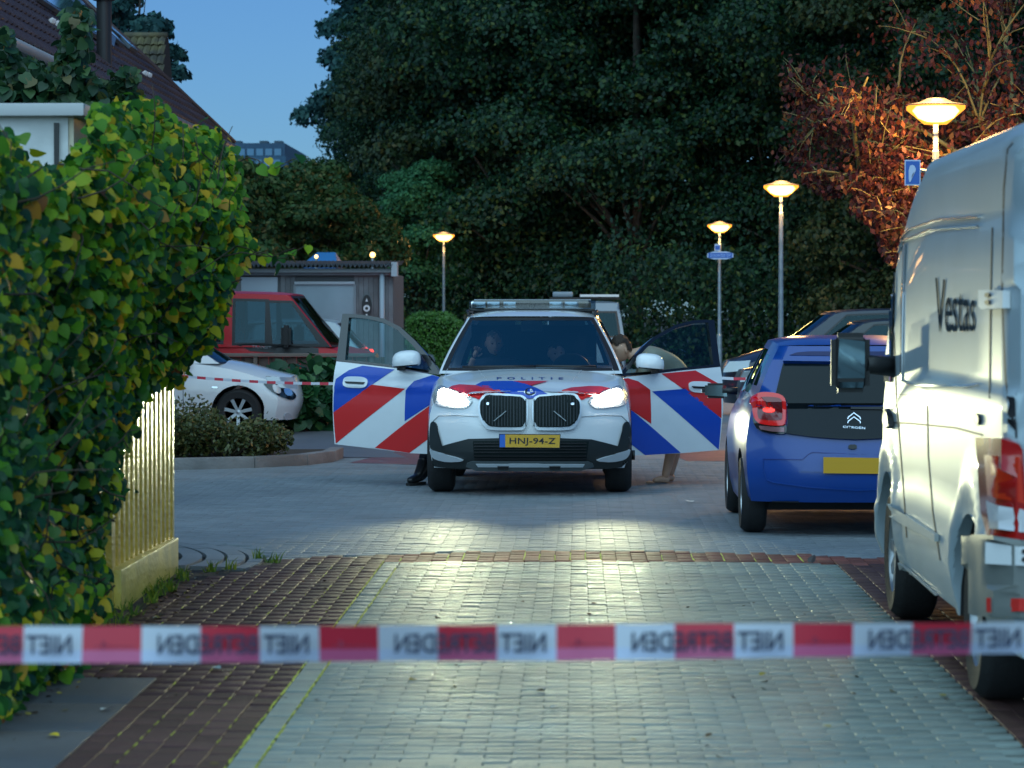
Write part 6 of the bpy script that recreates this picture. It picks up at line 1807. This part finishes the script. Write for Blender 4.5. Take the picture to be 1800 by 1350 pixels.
print("red leaves", len(lp_), "tips", len(tips))
# ================================================================ people
skin = mat("skin", (.42, .23, .16), .5, nv=.06, ns=10); skin2 = mat("skin_tanned", (.52, .31, .21), .5, nv=.06, ns=10)
uniform = mat("dark_uniform", (.012, .016, .03), .8, nv=.2, ns=15); uni_y = mat("uniform_blue_shirt", (.03, .06, .12), .75)
boot_m = mat("boot_leather", (.012, .012, .013), .3); hair_b = mat("brown_hair", (.030, .017, .010), .7, bump=.6, bs=90); hair_g = mat("short_grey_hair", (.12, .10, .09), .8); hair_d = mat("dark_hair", (.012, .009, .008), .7, bump=.5, bs=90)
def skinned(name, joints, edges, root, m, parent, sub=2):
    names = list(joints); idx = {k: i for i, k in enumerate(names)}
    me = bpy.data.meshes.new(name); me.from_pydata([joints[k][0] for k in names], [(idx[a], idx[b]) for a, b in edges], [])
    o = link(name, me, m, parent)
    sk = o.modifiers.new("skin", 'SKIN'); sk.use_smooth_shade = True
    for k in names:
        v = me.skin_vertices[0].data[idx[k]]; r_ = joints[k][1]; v.radius = (r_, r_) if not isinstance(r_, tuple) else r_
        v.use_root = (k == root)
    s = o.modifiers.new("sub", 'SUBSURF'); s.levels = sub; s.render_levels = sub
    return o
def head(parent, loc, yaw, pitch, m, hair=None, hm=None, size=1.0, roll=0):
    "face towards local -y"
    M = Matrix.Translation(loc) @ Matrix.Rotation(yaw, 4, 'Z') @ Matrix.Rotation(roll, 4, 'Y') @ Matrix.Rotation(pitch, 4, 'X') @ Matrix.Scale(size, 4)
    bm = bmesh.new(); bmesh.ops.create_uvsphere(bm, u_segments=32, v_segments=24, radius=1)
    for v in bm.verts:
        x, y, z = v.co
        fx_, fy, fz_ = x * .077, y * .095, z * .118
        if z < 0: fx_ *= 1 - .28 * (-z) ** 1.3; 
        if z < -.2 and y > 0: fy *= 1 - .35 * (-z)
        if z < -.75: fz_ = -.088 - (abs(z) - .75) * .07
        if y < 0:                                     # face: brow, sockets, nose, mouth, chin
            ax = abs(x)
            fy += -.026 * math.exp(-(x / .13) ** 2) * math.exp(-((z + .20) / .16) ** 2)
            fy += -.010 * math.exp(-(x / .10) ** 2) * math.exp(-((z - .02) / .2) ** 2)
            fy += .012 * math.exp(-((ax - .36) / .17) ** 2) * math.exp(-((z - .05) / .10) ** 2)
            fy += -.006 * math.exp(-((z - .24) / .10) ** 2)
            fy += -.006 * math.exp(-(x / .3) ** 2) * math.exp(-((z + .50) / .07) ** 2)
            fy += -.012 * math.exp(-(x / .3) ** 2) * math.exp(-((z + .82) / .12) ** 2)
        v.co = M @ Vector((fx_, fy, fz_))
    for f in bm.faces: f.smooth = True
    for sg in (-1, 1):   # ears
        bmesh.ops.create_uvsphere(bm, u_segments=10, v_segments=8, radius=1, matrix=M @ Matrix.Translation((sg * .078, .012, -.008)) @ Matrix.Rotation(sg * .35, 4, 'Z') @ Matrix.Diagonal((.008, .018, .030, 1)))
    o = from_bm("head", bm, m, parent); 
    for f in o.data.polygons: f.use_smooth = True
    for sg in (-1, 1):
        b2 = bmesh.new(); bmesh.ops.create_uvsphere(b2, u_segments=10, v_segments=8, radius=1, matrix=M @ Matrix.Translation((sg * .029, -.078, .006)) @ Matrix.Diagonal((.013, .008, .007, 1)))
        from_bm("eye", b2, mat("eye_dark", (.03, .02, .018), .2), o, 60)
    b2 = bmesh.new(); bmesh.ops.create_uvsphere(b2, u_segments=12, v_segments=6, radius=1, matrix=M @ Matrix.Translation((0, -.089, -.060)) @ Matrix.Diagonal((.024, .006, .005, 1)))
    from_bm("mouth", b2, mat("lips", (.30, .10, .08), .5), o, 60)
    if hair:
        b3 = bmesh.new(); bmesh.ops.create_uvsphere(b3, u_segments=36, v_segments=26, radius=1)
        rr_ = random.Random(3)
        for v in b3.verts:
            x, y, z = v.co; n_ = noise.noise(Vector((x * 4, y * 4, z * 4))) * .010 + noise.noise(Vector((x * 13, y * 13, z * 11))) * .006
            v.co = M @ (Vector((x * .077, y * .095, z * .118)) * (1 + hair) + Vector((x, y, z)) * n_ + Vector((0, .006, .006)))
            v.tag = (z < -.42 and y > 0) or (y < .05 and z < .38 + .1 * math.sin(x * 7)) or (y <= .35 and z < -.15)
        bmesh.ops.delete(b3, geom=[v for v in b3.verts if v.tag], context='VERTS')
        from_bm("hair", b3, hm, o, 80)
    return o
def hand(parent, wrist, d, palm_n, m, curl=.9, s=1.0, side=1):
    "palm and five fingers grown from the wrist along d"
    d = Vector(d).normalized(); n = Vector(palm_n); n = (n - d * n.dot(d)).normalized(); x = d.cross(n) * side
    W = Vector(wrist); J = {}; E = []
    J["wrist"] = (W, .020 * s); J["palm"] = (W + d * .045 * s, (.026 * s, .015 * s)); E.append(("wrist", "palm"))
    o = skinned("hand", {"a": (W, .022 * s), "b": (W + d * .04 * s, .029 * s), "c": (W + d * .085 * s, .027 * s)}, [("a", "b"), ("b", "c")], "a", m, parent, 1)
    for k, (off, ln_) in enumerate(((-.029, .062), (-.010, .073), (.010, .069), (.028, .054))):
        p = W + d * .075 * s + x * off * s; dd = d.copy(); pts = {"r": (p, .0095 * s)}; q = p; prev = "r"; ed = []
        for j, f_ in enumerate((.45, .32, .25)):
            dd = (Matrix.Rotation(-curl * (.45 + .25 * j) * 1, 3, x) @ dd).normalized(); 
            if dd.dot(n) < 0 and j == 0: pass
            q = q + dd * ln_ * f_ * 1.1 * s; pts["f%d" % j] = (q, (.0088 - .0010 * j) * s); ed.append((prev, "f%d" % j)); prev = "f%d" % j
        skinned("finger", pts, ed, "r", m, o, 1)
    p = W + d * .025 * s - x * .024 * s; dd = (d * .6 - x * .8 + n * .25).normalized()
    q1 = p + dd * .034 * s; dd2 = (d * .9 - x * .25 + n * .4).normalized(); q2 = q1 + dd2 * .030 * s
    skinned("thumb", {"r": (p, .012 * s), "a": (q1, .0105 * s), "b": (q2, .009 * s)}, [("r", "a"), ("a", "b")], "r", m, o, 1)
    return o

# --- man bending down to the driver's door, bare back and bare feet
def L_(px, py, D): return wp(px, py, D)
mD = 29.25
mo_ = empty("person", "person with bare back and bare feet bending in behind the open driver's door", "person", (L_(1170, 850, 29.1).x, 29.1, 0))
O = Vector(mo_.location)
def J(px, py, D, r_): return (L_(px, py, D) - O, r_)
hipL, hipR = L_(1212, 690, mD + .14) - O, L_(1212, 690, mD - .14) - O
body = {
    "pelvis": (L_(1212, 678, mD) - O, (.13, .15)), "waist": (L_(1190, 650, mD) - O, (.115, .14)), "chest": (L_(1155, 634, mD) - O, (.125, .17)), "upper": (L_(1130, 630, mD) - O, (.10, .16)), "neck": (L_(1112, 624, mD) - O, .060), "skull": (L_(1100, 620, mD) - O, .05),
    "shL": (L_(1135, 640, mD + .20) - O, .068), "elL": (L_(1110, 690, mD + .28) - O, .044), "wrL": (L_(1075, 705, mD + .15) - O, .030),
    "shR": (L_(1135, 640, mD - .20) - O, .068), "elR": (L_(1120, 695, mD - .20) - O, .044), "wrR": (L_(1080, 705, mD - .1) - O, .030),
    "hipL": (hipL, .095), "knL": (L_(1190, 765, mD + .10) - O, .062), "clL": (L_(1186, 800, mD + .14) - O, .056), "anL": (L_(1177, 838, mD + .12) - O, .036),
    "hipR": (hipR, .095), "knR": (L_(1186, 768, mD - .14) - O, .060), "clR": (L_(1178, 802, mD - .10) - O, .056), "anR": (L_(1168, 842, mD - .12) - O, .036)}
skinned("body", body, [("pelvis", "waist"), ("waist", "chest"), ("chest", "upper"), ("upper", "neck"), ("neck", "skull"), ("chest", "shL"), ("shL", "elL"), ("elL", "wrL"), ("chest", "shR"), ("shR", "elR"), ("elR", "wrR"),
    ("pelvis", "hipL"), ("hipL", "knL"), ("knL", "clL"), ("clL", "anL"), ("pelvis", "hipR"), ("hipR", "knR"), ("knR", "clR"), ("clR", "anR")], "pelvis", skin2, mo_)
head(mo_, L_(1091, 615, mD - .02) - O, R(-62), R(14), skin2, .13, hair_b, 1.05)
shorts = {"p": (L_(1213, 678, mD) - O, (.145, .165)), "l": (hipL, .115), "l2": (L_(1203, 725, mD + .14) - O, .11), "r": (hipR, .115), "r2": (L_(1201, 725, mD - .16) - O, .11)}
skinned("shorts", shorts, [("p", "l"), ("l", "l2"), ("p", "r"), ("r", "r2")], "p", mat("dark_shorts", (.02, .022, .03), .8), mo_)
for sg, wj in ((1, "wrL"), (-1, "wrR")): hand(mo_, body[wj][0], (-1, 0, -.2), (0, 0, -1), skin2, .5, side=sg)
def foot(parent, ank, d, m, s=1.0):
    a = Vector(ank); d = Vector(d).normalized(); sd = Vector((-d.y, d.x, 0)); z0 = .0
    g = Vector((a.x, a.y, 0))
    o = skinned("foot", {"ank": (a, .036), "heel": (g + d * -.045 + Vector((0, 0, .034)), .034), "mid": (g + d * .06 + Vector((0, 0, .042)), (.038, .034)), "ball": (g + d * .125 + Vector((0, 0, .026)), (.042, .022))}, [("ank", "heel"), ("ank", "mid"), ("mid", "ball")], "ank", m, parent)
    for k, (off, l, r_) in enumerate(((-.028, .052, .0135), (-.010, .045, .010), (.005, .040, .0095), (.019, .034, .009), (.032, .026, .0085))):
        b = g + d * .125 + sd * off + Vector((0, 0, .016)); skinned("toe", {"a": (b, r_ * 1.1), "b": (b + d * l * .6, r_), "c": (b + d * l + Vector((0, 0, -.004)), r_ * .85)}, [("a", "b"), ("b", "c")], "a", m, o, 1)
foot(mo_, body["anR"][0], (-.95, -.35, 0), skin2); foot(mo_, body["anL"][0], (-.8, -.5, 0), skin2)

# --- officer in the passenger seat, one leg out of the car
pp = empty("person", "person in dark uniform in the passenger seat, one booted leg out of the door", "person", (PCX - .38, PCY + 2.75, 0))
O = Vector(pp.location)
def Q(x, y, z): return Vector((x + PCX, y + PCY, z)) - O
sb = {"pelvis": (Q(-.42, 2.82, .72), (.14, .14)), "belly": (Q(-.41, 2.80, .88), (.13, .15)), "chest": (Q(-.38, 2.76, 1.04), (.14, .18)), "neck": (Q(-.37, 2.72, 1.17), .058),
    "shO": (Q(-.60, 2.70, 1.10), .07), "elO": (Q(-.62, 2.45, .95), .048), "shI": (Q(-.17, 2.76, 1.10), .07), "elI": (Q(-.13, 2.60, .86), .048), "wrI": (Q(-.25, 2.38, .80), .032),
    "hipO": (Q(-.52, 2.74, .68), .105), "knO": (Q(-.84, 2.22, .62), .074), "calfO": (Q(-.97, 1.98, .36), .066), "anO": (Q(-1.03, 1.92, .20), .056),
    "hipI": (Q(-.32, 2.74, .68), .105), "knI": (Q(-.30, 2.25, .76), .072), "anI": (Q(-.32, 2.0, .42), .055)}
skinned("body", sb, [("pelvis", "belly"), ("belly", "chest"), ("chest", "neck"), ("chest", "shO"), ("shO", "elO"), ("chest", "shI"), ("shI", "elI"), ("elI", "wrI"), ("pelvis", "hipO"), ("hipO", "knO"), ("knO", "calfO"), ("calfO", "anO"), ("pelvis", "hipI"), ("hipI", "knI"), ("knI", "anI")], "pelvis", uniform, pp)
skinned("forearm", {"e": (Q(-.62, 2.46, .95), .044), "w": (Q(-.575, 2.36, 1.16), .031), "h": (Q(-.56, 2.36, 1.19), .028)}, [("e", "w"), ("w", "h")], "e", skin, pp)
hand(pp, Q(-.56, 2.36, 1.19), (.35, -.1, .8), (0, 1, .2), skin, 1.0)
hand(pp, sb["wrI"][0], (-.2, -.6, -.3), (0, 0, -1), skin, .8, side=-1)
head(pp, Q(-.375, 2.69, 1.325), R(12), R(6), skin, .025, hair_g, 1.04)
# boot: shaft, heel, toe cap and sole
bt = skinned("boot", {"top": (Q(-1.02, 1.93, .26), .062), "ank": (Q(-1.035, 1.90, .12), .050), "heel": (Q(-1.02, 1.94, .055), .048), "mid": (Q(-1.07, 1.83, .07), (.048, .046)), "toe": (Q(-1.125, 1.75, .052), (.048, .036)), "tip": (Q(-1.15, 1.71, .045), (.034, .028))}, [("top", "ank"), ("ank", "heel"), ("ank", "mid"), ("mid", "toe"), ("toe", "tip")], "ank", boot_m, pp)
bm = bmesh.new(); pl_ = []
for t in np.linspace(0, 2 * math.pi, 20, endpoint=False):
    l = math.cos(t) * .155; w = math.sin(t) * (.05 if l < 0 else .056); d = Vector((-.5, -.86, 0)).normalized(); c = Q(-1.085, 1.83, 0); q = c + d * l + Vector((-d.y, d.x, 0)) * w; pl_.append(q)
a = [bm.verts.new((p.x, p.y, .002)) for p in pl_]; b = [bm.verts.new((p.x, p.y, .026)) for p in pl_]
bm.faces.new(a[::-1]); bm.faces.new(b)
for k in range(20): bm.faces.new((a[k], a[(k + 1) % 20], b[(k + 1) % 20], b[k]))
from_bm("sole", bm, rubber, bt, 40)

# --- driver with a hand on the wheel
dp = empty("person", "person with dark hair at the steering wheel of the police car, smiling face lit", "person", (PCX + .38, PCY + 2.75, 0))
O = Vector(dp.location)
db = {"pelvis": (Q(.40, 2.85, .70), (.14, .14)), "belly": (Q(.38, 2.80, .85), (.125, .14)), "chest": (Q(.33, 2.72, .99), (.13, .165)), "neck": (Q(.27, 2.66, 1.10), .052),
    "shA": (Q(.14, 2.66, 1.03), .062), "elA": (Q(.12, 2.42, .86), .042), "wrA": (Q(.24, 2.22, .98), .028), "shB": (Q(.52, 2.74, 1.04), .064), "elB": (Q(.58, 2.45, .92), .043), "wrB": (Q(.44, 2.22, 1.135), .028),
    "hA": (Q(.30, 2.75, .66), .10), "kA": (Q(.26, 2.28, .74), .07), "aA": (Q(.28, 2.0, .42), .05), "hB": (Q(.50, 2.75, .66), .10), "kB": (Q(.50, 2.28, .74), .07), "aB": (Q(.46, 2.0, .42), .05)}
skinned("body", db, [("pelvis", "belly"), ("belly", "chest"), ("chest", "neck"), ("chest", "shA"), ("shA", "elA"), ("elA", "wrA"), ("chest", "shB"), ("shB", "elB"), ("elB", "wrB"), ("pelvis", "hA"), ("hA", "kA"), ("kA", "aA"), ("pelvis", "hB"), ("hB", "kB"), ("kB", "aB")], "pelvis", uniform, dp)
head(dp, Q(.225, 2.60, 1.235), R(14), R(8), skin, .07, hair_d, .98, roll=R(-8))
hand(dp, db["wrB"][0], (-.45, -.45, .30), (0, -.3, -1), skin, 1.1); hand(dp, db["wrA"][0], (.3, -.5, .2), (0, -.3, -1), skin, 1.1, side=-1)
